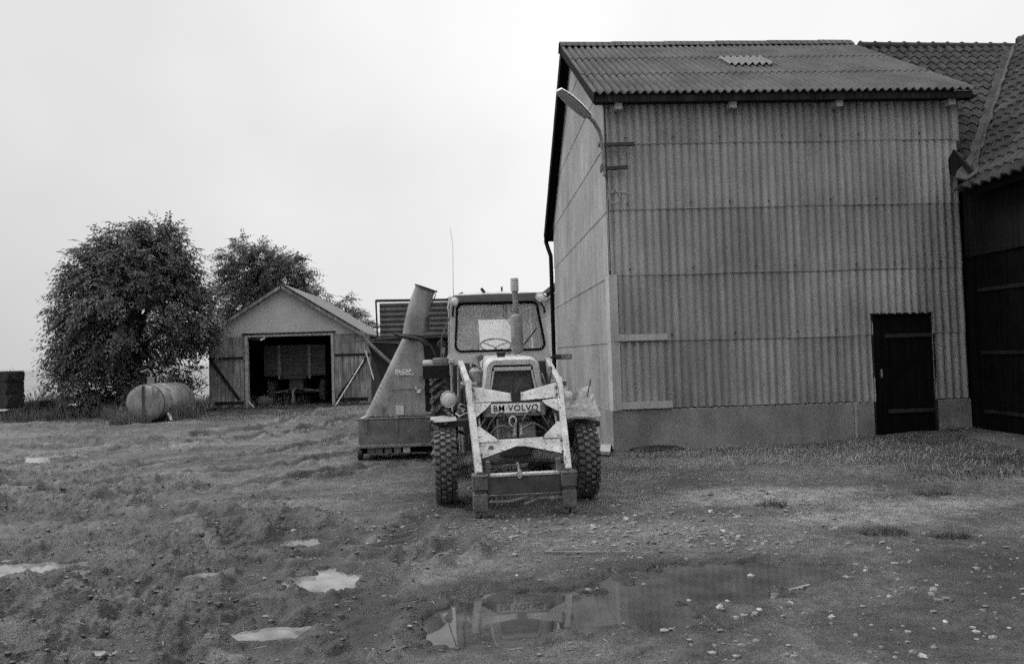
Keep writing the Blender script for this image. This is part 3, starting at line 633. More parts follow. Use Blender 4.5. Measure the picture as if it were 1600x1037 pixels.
# ------------------------------------------------------------------ tractor with front loader (local axes: +X viewer's right, +Y towards its rear)
tr = thing('tractor', 'old mud splashed tractor with cab and pale front loader', 'tractor', (.40, 7.95, 0), rad(3))
def T(mb, name, m, par=None, **k): return mb.build(name, m, par or tr, **k)
def wheel(name, c, R, W, rim_r, kind):
    e = part_empty(name, tr, c); h = W/2; ty = MB()
    prof = [(-h*.72, rim_r), (-h*.95, rim_r+(R-rim_r)*.35), (-h, rim_r+(R-rim_r)*.65), (-h*.9, R-.028), (-h*.5, R-.012), (0, R-.008), (h*.5, R-.012), (h*.9, R-.028), (h, rim_r+(R-rim_r)*.65), (h*.95, rim_r+(R-rim_r)*.35), (h*.72, rim_r)]
    if kind == 'rear': prof = [(a, r-.03 if r > R-.04 else r) for a, r in prof]
    ty.lathe(prof, (0,0,0), (1,0,0), 48); tyre = ty.build('tyre', M['rubber'], e, smooth=50)
    lg = MB()
    if kind == 'front':
        n = 34
        for i in range(n):
            for (x0, x1, ph, dz) in ((-h*.98, -h*.50, 0, .012), (-h*.42, h*.02, .5, .004), (h*.06, h*.46, 0, .004), (h*.52, h*.98, .5, .012)):
                a = 2*math.pi*(i+ph)/n; w_ = .62*math.pi/n*2*R/2
                ca, sa = math.cos(a), math.sin(a); rr = Vector((0, ca, sa)); tt = Vector((0, -sa, ca)); q = []
                r1 = R-.03; 
                for (r_, s_) in ((r1, 1.0), (R+.012, .82)):
                    for (xx, t_) in ((x0, -1), (x1, -1), (x1, 1), (x0, 1)):
                        drop = dz*1.8 if (abs(xx) > h*.8 and r_ > r1) else 0
                        sk = .012*(1 if xx > 0 else -1)
                        q.append(Vector((xx, 0, 0))+rr*(r_-drop)+tt*(t_*w_*s_+sk*(abs(xx)/h)))
                lg.hexa(q)
    else:
        n = 22
        for i in range(n):
            for sgn in (-1, 1):
                pts = []
                for j in range(5):
                    f = j/4; a = 2*math.pi*(i+(.5 if sgn > 0 else 0))/n + f*.26
                    x = sgn*(h*(.98-.93*(1-f)) if True else 0); x = sgn*h*(.02+.98*(1-f))
                    r_ = R-.005-(.035 if f < .1 else 0); pts.append(Vector((x, r_*math.cos(-a), r_*math.sin(-a))))
                for p, q in zip(pts[:-1], pts[1:]): lg.bar(p, q, .045, .07, up=(p+q)*.5*Vector((0,1,1)) if False else Vector((0, (p+q)[1], (p+q)[2])))
    lg.build('tread', M['lug'], tyre, bevel=.004 if kind == 'front' else 0)
    rm = MB(); rm.lathe([(-h*.7, rim_r), (-h*.75, rim_r-.02), (-h*.2, rim_r*.85), (-h*.25, rim_r*.4), (-h*.5, rim_r*.35), (-h*.55, .001)], (0,0,0), (1,0,0), 28)
    rm.lathe([(h*.7, rim_r), (h*.75, rim_r-.02), (h*.2, rim_r*.85), (h*.25, rim_r*.4), (h*.5, rim_r*.35), (h*.55, .001)], (0,0,0), (1,0,0), 28)
    rm.build('rim', M['body'], e, smooth=40); return e
for s in (-1, 1):
    wheel('front_wheel', (s*.745, 0, .405), .405, .235, .205, 'front')
    wheel('rear_wheel', (s*.655-.08, 2.1, .625), .625, .31, .31, 'rear')
# front axle, chassis, engine
T(MB().tube([(-.62,0,.40),(-.3,.02,.44),(.3,.02,.44),(.62,0,.40)], [.055,.07,.07,.055], 12).cyl((-.64,0,.31),(-.60,0,.52),.05).cyl((.64,0,.31),(.60,0,.52),.05).cyl((-.70,0,.40),(-.58,0,.40),.085,.075,14).cyl((.70,0,.40),(.58,0,.40),.085,.075,14), 'front_axle', M['steel'], smooth=40)
T(MB().box(-.17,.17,-.12,2.3,.46,.80).box(-.25,.25,1.0,2.4,.45,1.0).cyl((-.62,2.1,.66),(.62,2.1,.66),.12), 'chassis', M['darkgrey'], bevel=.02)
T(MB().box(-.21,.21,.15,.95,.78,1.16).box(-.27,-.20,.35,.8,.85,1.05).box(.20,.27,.3,.9,.85,1.0), 'engine', M['dark_metal'], bevel=.02)
mb = MB().box(-.19,-.02,-.18,.0,.66,.86).box(.03,.21,-.2,.0,.64,.84).box(-.12,.14,-.24,-.05,.86,.90); T(mb, 'front_casting', M['steel'], bevel=.015)
# hood: nose with rounded shoulders, and grille
def nose(y, wt, wb, zt, zb, r=.09):
    pts = [(-wb, zb)]
    for k in range(7):
        a = math.pi-math.pi/2*k/6; pts.append((-wt+r+r*math.cos(a), zt-r+r*math.sin(a)))
    for k in range(7):
        a = math.pi/2-math.pi/2*k/6; pts.append((wt-r+r*math.cos(a), zt-r+r*math.sin(a)))
    pts.append((wb, zb)); return [(x, y, z+(.02*(1-(x/wt)**2) if z > zt-.15 else 0)) for x, z in pts]
mb = MB(); rws = [nose(-.02, .275, .31, 1.475, 1.10), nose(.0, .29, .325, 1.49, 1.10), nose(.12, .295, .33, 1.505, 1.10), nose(1.1, .29, .33, 1.53, 1.12)]
mb.grid(rws)
inner = nose(-.02, .225, .268, 1.43, 1.10, .04); mb.grid([rws[0], inner]); inner2 = [(x, .06, z) for x, _, z in inner]; mb.grid([inner, inner2])
hood = T(mb, 'hood', M['body'], smooth=50, solid=.006)
MB().bar((-.20,-.015,1.392),(.20,-.015,1.392),.02,.04,).bar((-.205,-.012,1.375),(-.255,-.012,1.10),.03,.02,up=(1,0,0)).bar((.205,-.012,1.375),(.255,-.012,1.10),.03,.02,up=(1,0,0)).build('grille_frame', M['cab'], hood, bevel=.004)
gm = MB().box(-.26,.26,.055,.065,1.08,1.42); 
for i in range(-14, 15):
    x = i*.034
    for sg in (1, -1):
        a = Vector((x-sg*.16, .045 if sg > 0 else .049, 1.12)); b = Vector((x+sg*.16, a.y, 1.37)); 
        def clip(p): return max(-.235, min(.235, p))
        t0, t1 = 0.0, 1.0
        ts = [t/20 for t in range(21) if abs((a+(b-a)*(t/20)).x) < .236]
        if len(ts) > 1: gm.bar(a+(b-a)*ts[0], a+(b-a)*ts[-1], .004, .006)
gm.build('grille', M['grille'], hood)
T(MB().cyl((-.10,.22,1.50),(-.10,.22,1.555),.045).cyl((-.10,.22,1.55),(-.10,.22,1.575),.055), 'radiator_cap', M['dark_metal'], smooth=40)
# number-plate like name band below the grille
T(MB().box(-.345,.30,-.30,-.24,.905,1.045), 'bumper_band', M['steel'], bevel=.008)
bd = T(MB().box(-.265,.245,-.312,-.302,.945,1.035), 'name_plate', M['white'])
def text(s, size, loc, rot, m, par, bold=.0, sx=1.0, name='lettering', ext=.002, shear=0, spacing=1.0):
    cu = bpy.data.curves.new(name, 'FONT'); cu.body = s; cu.size = size; cu.align_x = 'CENTER'; cu.align_y = 'CENTER'; cu.extrude = ext; cu.offset = bold; cu.shear = shear; cu.space_character = spacing
    o = bpy.data.objects.new(name, cu); COL.objects.link(o); o.location = loc; o.rotation_euler = rot; o.scale = (sx, 1, 1); cu.materials.append(m)
    bpy.context.view_layer.update(); me = bpy.data.meshes.new_from_object(o.evaluated_get(bpy.context.evaluated_depsgraph_get()))
    q = bpy.data.objects.new(name, me); COL.objects.link(q); q.location = o.location; q.rotation_euler = o.rotation_euler; q.scale = o.scale; q.parent = par
    bpy.data.objects.remove(o); return q
text('BM·VOLVO', .088, (-.01, -.316, .990), (rad(90), 0, 0), M['black_tar'], bd, .0006, 1.0, spacing=1.12)
T(MB().box(-.38,.38,-.25,-.05,1.045,1.09), 'front_bracket', M['dark_metal'], bevel=.01)
# exhaust
ex = T(MB().lathe([(0,.02),(.02,.055),(.05,.068),(.42,.068),(.45,.055),(.46,.036)], (.115,.5,1.55), (0,0,1), 20), 'silencer', M['steel'], smooth=40)
MB().cyl((.115,.5,2.0),(.105,.5,2.34),.033,.033,14).build('pipe', M['steel'], ex, smooth=40)
mb = MB().lathe([(0,.036),(.0,.044),(.15,.046),(.15,.03)], (.105,.5,2.27), (0,0,1), 16)
for z in range(8): mb.lathe([(0,.046),(.006,.049),(.011,.046)], (.105,.5,2.278+.018*z), (0,0,1), 16)
mb.build('cap', M['cab'], ex, smooth=40)
# cab
CX0 = -.03
def ring(ox, oz0, oz1, oxt, n=8): pass
def rrect(x0, x1, z0, z1, xt0, xt1, r, n=6):
    cs = [(x0+r, z0+r, math.pi, 1.5*math.pi), (x1-r, z0+r, 1.5*math.pi, 2*math.pi), (xt1-r, z1-r, 0, .5*math.pi), (xt0+r, z1-r, .5*math.pi, math.pi)]; P = []
    for (cx, cz, a0, a1) in cs:
        for k in range(n+1):
            a = a0+(a1-a0)*k/n; P.append((cx+r*math.cos(a), cz+r*math.sin(a)))
    return P
def frame(mb, outer, inner, y0f, y1f):
    """ring plate: outer and inner loops with the same count, y may depend on z"""
    n = len(outer); b = len(mb.v)
    for (loop, yf) in ((outer, y0f), (inner, y0f), (inner, y1f), (outer, y1f)): mb.v += [(x, yf(z), z) for x, z in loop]
    for i in range(n):
        j = (i+1) % n
        for k in range(4): mb.f.append((b+k*n+i, b+k*n+j, b+((k+1) % 4)*n+j, b+((k+1) % 4)*n+i))
fy = lambda z: 1.10+.05*(z-1.5); fy2 = lambda z: fy(z)+.05
outer = rrect(-.655, .60, 1.30, 2.25, -.625, .535, .03); inn = rrect(-.575, .525, 1.60, 2.185, -.545, .455, .075)
mb = MB(); frame(mb, outer, inn, fy, fy2); T(mb, 'front_frame', M['cab'], bevel=.006, smooth=40)
seal = MB(); seal.tube([(x, fy(z)-.006, z) for x, z in inn]+[(inn[0][0], fy(inn[0][1])-.006, inn[0][1])], .014, 6, False); T(seal, 'window_seal', M['black_tar'], smooth=60)
ws = MB().add([(x, fy(z)+.02, z) for x, z in inn], [tuple(range(len(inn)))]); wind = T(ws, 'windscreen', M['glass'], solid=.004)
seal.v and MB().tube([(.13, 1.07, 1.52), (.3, 1.085, 1.7), (.43, 1.095, 1.86)], .008, 5).tube([(.09,1.05,1.56),(-.02,1.08,1.62)], .007, 5).build('wiper', M['dark_metal'], wind)
rl = rrect(-.64, .58, .9, 2.25, -.62, .53, .03); ri = rrect(-.42, .42, 1.60, 2.08, -.38, .40, .05)
mb = MB(); frame(mb, rl, ri, lambda z: 2.55, lambda z: 2.60); T(mb, 'rear_frame', M['lining'], smooth=40)
T(MB().add([(x, 2.575, z) for x, z in ri], [tuple(range(len(ri)))]), 'rear_window', M['clear_glass'], solid=.004)
# side frames with door glass
for s, xb, xt in ((-1, -.64, -.62), (1, .585, .53)):
    mb = MB(); mb.bar((xb, 1.16, 1.52), (xb, 2.56, 1.52), .04, .06).bar((xt, 1.16, 2.22), (xt, 2.56, 2.22), .04, .06).bar((xb, 1.85, 1.5), (xt, 1.85, 2.22), .04, .05, up=(0,1,0))
    mb.box(min(xb, xb+s*-.02), max(xb, xb+s*-.02), 1.16, 1.8, .75, 1.5); T(mb, 'side_frame', M['cab'], bevel=.005)
    T(MB().add([(xb+.001, 1.16, 1.55), (xb+.001, 2.55, 1.55), (xt+.001, 2.55, 2.2), (xt+.001, 1.16, 2.2)], [(0,1,2,3)]), 'side_window', M['clear_glass'], solid=.004)
# roof with the dark visor
mb = MB(); rows = []
for (y, dz) in ((1.14,.0), (1.2,.03), (1.5,.04), (2.3,.035), (2.66,-.01)):
    rows.append([(CX0+x*.60, y, 2.245+dz+.035*(1-x*x)) for x in [i/6-1 for i in range(13)]])
mb.grid(rows); T(mb, 'roof', M['cab'], smooth=50, solid=.05)
mb = MB(); mb.hexa([(-.60,.985,2.19),(.525,.985,2.19),(.525,1.09,2.20),(-.60,1.09,2.20),(-.585,1.03,2.285),(.51,1.03,2.30),(.51,1.12,2.30),(-.585,1.12,2.285)]); T(mb, 'visor', M['dark_metal'], bevel=.012)
T(MB().bar((-.17,1.2,2.29),(-.24,1.15,2.37),.02,.03), 'roof_vane', M['dark_metal']); T(MB().cyl((.03,1.3,2.3),(.03,1.3,2.40),.012).cyl((.03,1.3,2.3),(.03,1.3,2.325),.035), 'roof_stud', M['dark_metal'])
T(MB().box(-.55,.49,1.16,2.5,2.10,2.20).box(-.5,.45,2.3,2.54,2.05,2.15), 'headlining', M['lining'])
T(MB().box(-.60,.55,1.16,1.5,1.20,1.60), 'dashboard', M['cab'], bevel=.02)
sw = MB(); c0 = Vector((-.05,1.52,1.67)); ax = Vector((0,-.42,.9)).normalized(); u = Vector((1,0,0)); v = ax.cross(u)
sw.tube([c0+(u*math.cos(a)+v*math.sin(a))*.20 for a in [2*math.pi*k/24 for k in range(25)]], .012, 6, False)
for a in (.5, 2.6, 4.7): sw.tube([c0-ax*.03, c0+(u*math.cos(a)+v*math.sin(a))*.19], .009, 5)
sw.tube([c0-ax*.03, c0-ax*.4], .02, 8); T(sw, 'steering_wheel', M['dark_metal'], smooth=60)
T(MB().box(-.27,.22,1.95,2.1,1.35,1.56).box(-.27,.22,1.7,2.05,1.25,1.38), 'seat', M['dark_metal'], bevel=.04)
T(MB().box(-.06,.02,1.2,1.23,2.06,2.10).tube([(-.02,1.22,2.08),(.10,1.2,1.95),(.28,1.17,1.76)], .007, 5), 'mirror', M['dark_metal'])
# cab work lamps
def roundlamp(name, c, r, par=None, stem=None):
    o = T(MB().lathe([(0,r),(.02,r*1.06),(.05,r*.9),(.09,r*.45),(.10,.002)], c, (0,1,0), 20), name, M['dark_metal'], smooth=50)
    MB().lathe([(-.022,.001),(-.018,r*.5),(-.004,r*.9),(.004,r*.98)], c, (0,1,0), 20).build('lamp_lens', M['lens'], o, smooth=60)
    MB().lathe([(-.004,r*.94),(-.012,r*1.02),(.006,r*1.07)], c, (0,1,0), 20).build('lamp_rim', M['chrome'], o, smooth=60)
    if stem: MB().tube(stem, .014, 6).build('lamp_stem', M['dark_metal'], o)
    return o
roundlamp('work_lamp', (-.585, .98, 2.21), .056, None, [(-.585,1.04,2.2),(-.60,1.08,2.08),(-.60,1.1,2.03)])
roundlamp('work_lamp', (.47, .98, 2.235), .058, None, [(.47,1.04,2.2),(.53,1.08,2.10),(.535,1.1,2.05)])
roundlamp('headlight', (-.685, .55, 1.055), .092, None, [(-.685,.6,1.03),(-.66,.6,.9),(-.45,.6,.82)])
roundlamp('headlight', (.685, .55, 1.03), .092, None, [(.685,.6,1.0),(.64,.6,.88),(.45,.6,.82)])
# antenna, mirror and rods on the viewer's left of the cab
T(MB().tube([(-.585,1.1,2.24),(-.585,1.1,2.4),(-.575,1.1,2.9),(-.60,1.1,3.12)], [.004,.003,.002,.0015], 5), 'antenna', M['dark_metal'])
T(MB().tube([(-.60,1.12,2.12),(-.66,1.3,1.98),(-.74,1.5,1.78),(-.75,1.5,1.52)], .008, 6).tube([(-.72,1.5,1.52),(-.70,1.5,1.66)], .008, 6), 'mirror_bracket', M['steel'])
T(MB().cyl((-.745,1.53,1.70),(-.745,1.50,1.70),.055,.05,16), 'round_mirror', M['dark_metal'], smooth=40)
T(MB().tube([(-.72,1.45,1.50),(-.72,1.45,1.65),(-.72,1.45,1.66)], .011, 8).cyl((-.74,1.46,1.60),(-.70,1.46,1.60),.02), 'gauge', M['steel'])
# rear mudguards
for s in (-1, 1):
    xi, xo = (-.58, -.99) if s < 0 else (.40, .70)
    mb = MB(); rows = []
    for k in range(13):
        a = rad(128)-rad(150)*k/12; rr = .86
        y = 2.15-rr*math.cos(math.pi-a) if False else 2.12-.84*math.cos(rad(34)+rad(140)*k/12); z = .66+.86*math.sin(rad(34)+rad(140)*k/12) if k > 0 else 1.3
        z = min(z, 1.5); rows.append([(xi, y, z), (xo, y, z)])
    rows[0] = [(xi, 1.46, 1.44), (xo, 1.46, 1.44)]
    mb.grid(rows); mg = T(mb, 'rear_mudguard', M['dark_metal'], smooth=50, solid=.02)
    # lamp strip on its front edge and inner skirt
    if s > 0: continue
    MB().box(*sorted((s*.985, s*.87)), 1.43, 1.46, 1.455, 1.505).build('indicator_lamp', M['lens'], mg, bevel=.01)
    MB().box(*sorted((s*.86, s*.66)), 1.40, 1.46, 1.45, 1.53).build('light_box', M['steel'], mg, bevel=.02)
    MB().box(*sorted((s*.97, s*.62)), 2.86, 2.9, 1.0, 1.5).build('rear_flap', M['black_tar'], mg)
    MB().bar((s*.645, 1.44, 1.5), (s*.60, 1.35, .95), .03, .05, up=(0,1,0)).build('mudguard_stay', M['body'], mg)
T(MB().box(.68,.90,1.30,1.36,1.465,1.53).box(.58,.70,1.32,1.35,1.48,1.51), 'marker_lamp', M['dark_metal'], bevel=.01)
T(MB().box(.76,.89,1.293,1.30,1.475,1.52), 'marker_lens', M['steel'])
# front mudguards: the flat one and the crumpled one
mb = MB(); rows = []
for i in range(7):
    y = -.20+.30*i/6; rows.append([(x, y, .885+.008*math.sin(9*x+3*y)-(.012 if i == 0 else 0)+.02*i/6*(x < -.7)) for x in (-.895, -.84, -.75, -.68, -.62)])
mb.grid(rows); mg1 = T(mb, 'front_mudguard', M['guard'], smooth=50, solid=.008)
MB().box(-.72,-.50,-.10,.20,.80,.865).bar((-.9,-.2,.88),(-.55,.0,.72),.03,.03).build('mudguard_bracket', M['dark_metal'], mg1)
mb = MB(); rows = []; rg = random.Random(11)
for i in range(9):
    f = i/8; row = []
    for j in range(9):
        g = j/8; x = .53+.36*g+.05*f*g; y = -.30+.75*f
        z = .875+.13*f+.02*g+.03*math.sin(5*g+4*f)*(.3+f)+.02*math.sin(11*g-6*f)*f+rg.uniform(-.012,.012)+(.13*g*g*f*f)
        if i == 0: z -= .02
        row.append((x, y, z))
    rows.append(row)
mb.grid(rows); mg2 = T(mb, 'front_mudguard', M['guard'], solid=.008); mg2['label'] = 'crumpled front mudguard bent upwards at its outer end'
MB().bar((.85,.2,1.05),(.92,.3,1.24),.012,.012).build('mudguard_stay', M['dark_metal'], mg2)
MB().box(.5,.92,-.1,.35,.74,.80).build('mudguard_bracket', M['dark_metal'], mg2)
# side clutter: masts, pipes, tank, hoses
for s in (-1, 1):
    T(MB().box(*sorted((s*.42, s*.50)), .85, .99, .42, 1.46).box(*sorted((s*.17, s*.46)), .8, .95, .5, .62), 'loader_mast', M['darkgrey'], bevel=.008)
T(MB().tube([(-.56,.62,.45),(-.565,.62,.9),(-.56,.62,1.42)], .02, 8).tube([(-.525,.5,.42),(-.53,.5,.80)], .026, 8), 'hydraulic_pipe', M['steel'], smooth=60)
T(MB().tube([(.53,.6,.9),(.54,.62,1.2),(.52,.7,1.42)], .02, 8), 'hydraulic_pipe', M['steel'], smooth=60)
T(MB().box(-.665,-.60,1.0,1.12,1.46,1.51), 'step_light', M['flashing'], bevel=.008)
T(MB().box(-.62,-.46,.95,1.1,.9,1.44), 'battery_box', M['dark_metal'], bevel=.01)
T(MB().lathe([(0,.01),(.01,.09),(.2,.095),(.24,.06),(.25,.01)], (-.36,.35,1.17), (0,0,1), 18), 'air_cleaner', M['steel'], smooth=40)
T(MB().tube([(-.36,.35,1.42),(-.37,.45,1.50),(-.30,.6,1.52)], .035, 10).tube([(-.33,.2,1.40),(-.40,.25,1.47),(-.42,.5,1.40),(-.44,.7,1.2)], .016, 8), 'air_hose', M['hose'], smooth=60)
T(MB().tube([(.40,.25,1.0),(.42,.2,1.25),(.46,.3,1.38),(.47,.5,1.30),(.46,.6,1.0)], .022, 8).tube([(.34,.2,1.05),(.38,.15,1.2),(.36,.3,1.32)], .016, 8), 'hydraulic_hose', M['hose'], smooth=60)
T(MB().tube([(-.50,.1,1.0),(-.56,.02,1.03),(-.60,0,1.0),(-.52,0,.97)], .008, 6).tube([(-.62,.05,.93),(-.58,.0,.90),(-.53,-.02,.93),(-.48,-.02,.94)], .008, 6), 'bent_wire', M['cab'])
T(MB().cyl((.30,.18,1.10),(.33,.18,1.22),.05).box(.30,.40,.3,.6,1.0,1.16), 'pump', M['steel'], smooth=40)
# loader
ld = part_empty('front_loader', tr)
def LD(mb, name, m, **k): return mb.build(name, m, ld, **k)
for s in (-1, 1):
    am = MB(); xo = s*.525; xe = s*.487; xb = s*.435
    am.bar((xo,.95,1.455),(xe,-.06,1.235),.06,.085); am.bar((xe,-.10,1.265),(xb,-.80,.40),.065,.10)
    a = LD(am, 'loader_arm', M['loader'], bevel=.007)
    st = MB().bar((xe-s*.022,-.155,1.25),(xe-s*.022,-.30,1.06),.012,.02).bar((xe+s*.018,-.155,1.25),(xe+s*.018,-.30,1.06),.012,.02); st.build('slot', M['rust'], a)
    MB().tube([(s*.46,.80,.75),(s*.46,.15,1.0)], .028, 10).tube([(s*.46,.15,1.0),(s*.47,-.10,1.13)], .015, 8).build('lift_ram', M['steel'], a, smooth=50)
    MB().tube([(s*.405,-.22,1.02),(s*.39,-.52,.74)], .013, 8).build('tilt_rod', M['steel'], a, smooth=50)
# the arm's slope between elbow and foot sets the plane of the cross plates
def onarm(z): f = (1.265-z)/(1.265-.40); return -.10-.70*f
def plate(mb, poly, t=.012, off=0):
    n = len(poly); fr = [(x, onarm(z)-.02+off, z) for x, z in poly]; bk = [(x, onarm(z)-.02+off+t, z) for x, z in poly]
    mb.add(fr+bk, [tuple(range(n)), tuple(range(n, 2*n))[::-1]]+[(i, n+i, n+(i+1) % n, (i+1) % n) for i in range(n)])
mb = MB(); plate(mb, [(-.455,1.225),(-.03,1.135),(.03,1.135),(.455,1.235),(.45,1.085),(.0,1.06),(-.44,1.06)], .05); uc = LD(mb, 'upper_crossbar', M['loader'], bevel=.005)
MB().box(-.05,.05,onarm(1.1)-.05,onarm(1.1)+.02,1.04,1.16).cyl((-.03,onarm(1.1)-.04,1.12),(-.03,onarm(1.1)-.04,1.21),.015).cyl((.03,onarm(1.1)-.04,1.12),(.03,onarm(1.1)-.04,1.21),.015).build('lug_plate', M['dark_metal'], uc, bevel=.006)
LD(MB().bar((-.40,onarm(1.03)+.02,1.035),(.40,onarm(1.03)+.02,1.035),.05,.045), 'cross_tube', M['dark_metal'])
for (poly) in ([(-.44,1.055),(-.26,1.052),(-.30,1.01),(-.43,.915)], [(.45,1.08),(.27,1.06),(.30,1.02),(.44,.935)], [(-.43,.83),(-.40,.83),(-.22,.70),(-.24,.685),(-.43,.685)], [(.43,.85),(.40,.85),(.23,.715),(.25,.70),(.43,.70)]):
    mb = MB(); plate(mb, poly, .012, -.012); LD(mb, 'gusset', M['loader'], bevel=.002)
mb = MB(); plate(mb, [(-.445,.70),(.0,.705),(.44,.715),(.43,.545),(.16,.605),(.03,.632),(-.05,.632),(-.18,.595),(-.43,.525)], .014); lc = LD(mb, 'lower_crossbar', M['loader'], bevel=.003)
mb = MB(); n0 = [(-.43,.525),(-.18,.595),(-.05,.632),(.03,.632),(.16,.605),(.43,.545)]
mb.grid([[(x, onarm(z)-.02, z) for x, z in n0], [(x, onarm(z)+.14, z+.03) for x, z in n0]]); mb.build('bottom_flange', M['dark_metal'], lc, solid=.01)
mb = MB(); mb.cyl((-.30,onarm(.63)-.02,.63),(-.30,onarm(.63)-.031,.63),.028,.028,9); mb.build('rust_patch', M['rust'], lc)
for s in (-1, 1):
    am = MB()
    for (z, dx) in ((1.19, -.02), (1.12, -.02), (.68, -.02), (.58, -.02), (.98, .0), (.50, .0)):
        x = s*(.46-(1.265-z)*.055)+s*dx; y = onarm(z)-.05; am.cyl((x, y+.02, z), (x, y-.012, z), .012, .011, 6)
    LD(am, 'bolts', M['rust'], props={'kind': 'stuff'})
    LD(MB().cyl((s*.40, -.08, 1.235), (s*.56, -.08, 1.235), .03, .03, 12).cyl((s*.545, -.08, 1.235), (s*.565, -.08, 1.235), .045, .045, 6), 'pivot_pin', M['steel'], smooth=40)
    LD(MB().tube([(s*.452, onarm(z)-.058, z) for z in (1.24, 1.15, 1.07)], .006, 5), 'weld_seam', M['rust']); LD(MB().tube([(s*.43, onarm(z)-.05, z) for z in (.71, .62, .55)], .006, 5), 'weld_seam', M['rust'])
    LD(MB().tube([(s*.515,.7,1.42),(s*.53,.3,1.34),(s*.52,.0,1.27),(s*.505,-.15,1.2),(s*.485,-.35,.98),(s*.465,-.55,.72)], .011, 6), 'arm_pipe', M['darkgrey'], smooth=60)
# hoses in the opening
for (x0, x1, zc, h_, y) in ((-.34,-.04,.70,.25,-.36), (.05,.36,.70,.27,-.36), (-.31,-.06,.69,.13,-.40), (.04,.33,.69,.14,-.40), (-.40,-.12,.74,.20,-.28)):
    LD(MB().tube([(x0+(x1-x0)*k/10, y, zc+h_*math.sin(math.pi*(.04+.80*k/10 if x0 < 0 else .2+.78*k/10))) for k in range(11)], .012, 6), 'hose', M['hose'], smooth=60)
LD(MB().tube([(-.055+.035*math.cos(a), -.42, .865+.05*math.sin(a)) for a in [2*math.pi*k/14 for k in range(15)]], .008, 5, False), 'shackle', M['cab'])
LD(MB().cyl((-.045,-.46,.70),(-.03,-.42,.85),.017).cyl((.02,-.47,.70),(.03,-.42,.82),.015).cyl((-.045,-.47,.71),(-.045,-.47,.74),.022).cyl((.02,-.48,.71),(.02,-.48,.74),.02), 'spool_valve', M['steel'])
# tool carrier at the foot
for s in (-1, 1):
    x0 = s*.43; f = LD(MB().box(x0-.075,x0+.075,-.86,-.70,.26,.405).box(x0-.065,x0+.065,-.84,-.72,.225,.26).box(x0-.07,x0+.07,-.875,-.73,.06,.225), 'carrier_foot', M['rust'], bevel=.008)
    MB().box(x0-.06,x0-.008,-.86,-.76,.0,.062).box(x0+.008,x0+.06,-.86,-.76,.0,.062).build('shoe', M['rust'], f, bevel=.01)
    MB().bar((x0-.078,-.863,.40),(x0+.078,-.863,.40),.012,.02).build('edge', M['steel'], f)
    LD(MB().box(x0-s*.085-.02,x0-s*.085+.02,-.80,-.72,.35,.52), 'carrier_lug', M['rust'], bevel=.005)
bm_ = LD(MB().box(-.36,.36,-.82,-.74,.205,.375), 'carrier_beam', M['darkgrey'], bevel=.008)
MB().box(-.33,.345,-.83,-.73,.376,.40).build('beam_edge', M['loader'], bm_, bevel=.004)
MB().box(-.36,.36,-.826,-.735,.198,.206).build('lower_edge', M['steel'], bm_)
MB().bar((-.04,-.80,.38),(-.06,-.80,.50),.02,.02).tube([(-.045+.018*math.cos(a)*1, -.832, .395+.035*math.sin(a)) for a in [2*math.pi*k/12 for k in range(13)]], .007, 5, False).build('latch_pin', M['loader'], bm_)
LD(MB().tube([(-.35,-.79,.135),(-.15,-.79,.13),(.02,-.79,.165)], .016, 8).bar((-.27,-.79,.20),(-.27,-.79,.10),.015,.015).bar((-.22,-.79,.20),(-.22,-.79,.10),.015,.015), 'broken_rod', M['steel'])
LD(MB().tube([(.36,-.79,.145),(.15,-.79,.15),(.0,-.80,.10)], .016, 8).bar((.27,-.79,.20),(.27,-.79,.12),.015,.015).bar((.31,-.79,.20),(.31,-.79,.12),.015,.015), 'broken_rod', M['steel'])

# ------------------------------------------------------------------ forage harvester behind the tractor's wheel
hv = thing('forage_harvester', 'grey forage harvester with tall leaning discharge spout', 'forage harvester', (-1.2, 11.6, 0))
def H(mb, name, m, par=None, **k): return mb.build(name, m, par or hv, True, **k)
fun = MB(); rows = []
for i in range(9):
    t = i/8; z = .65+1.2*t; e = .35+.65*t**1.5
    xl = -1.74+.60*t; xr = -.62-.20*min(1, t*1.4)**.8 if t < .99 else -.82; xr = [-.60,-.655,-.70,-.735,-.76,-.782,-.80,-.815,-.825][i]
    cx = (xl+xr)/2; rx = (xr-xl)/2; ry = .30*(1-t)+.165*t; cy = 11.72+.0*t; ring_ = []
    for k in range(24):
        a = 2*math.pi*k/24; ca, sa = math.cos(a), math.sin(a); p = 2/(6-4*t)
        ring_.append((cx+rx*math.copysign(abs(ca)**p, ca), cy+ry*math.copysign(abs(sa)**p, sa), z))
    ring_.append(ring_[0]); rows.append(ring_)
fun.grid(rows); fn = H(fun, 'funnel', M['harvester'], smooth=45)
sp = MB(); pts = [(-.965,11.72,1.84),(-.93,11.72,2.05),(-.875,11.72,2.3),(-.80,11.72,2.52),(-.755,11.71,2.64)]; sp.tube(pts, [.175,.175,.168,.16,.152], 24, False)
spo = H(sp, 'spout', M['harvester'], smooth=50, solid=.01)
df = MB(); ang = [math.pi*k/12 for k in range(13)]; c1 = Vector(pts[-1]); dd_ = (Vector(pts[-1])-Vector(pts[-2])).normalized(); uu = Vector((1,0,0))-dd_*dd_.x; uu.normalize(); vv = dd_.cross(uu)
df.grid([[c1+dd_*(o_-.03*math.cos(a)*0)+(uu*math.cos(a)*.168+vv*math.sin(a)*.168) for a in [2*math.pi*k/24 for k in range(25)]] for o_ in (-.015, .012)])
df.build('deflector_rim', M['dark_metal'], spo, True, smooth=50, solid=.014)
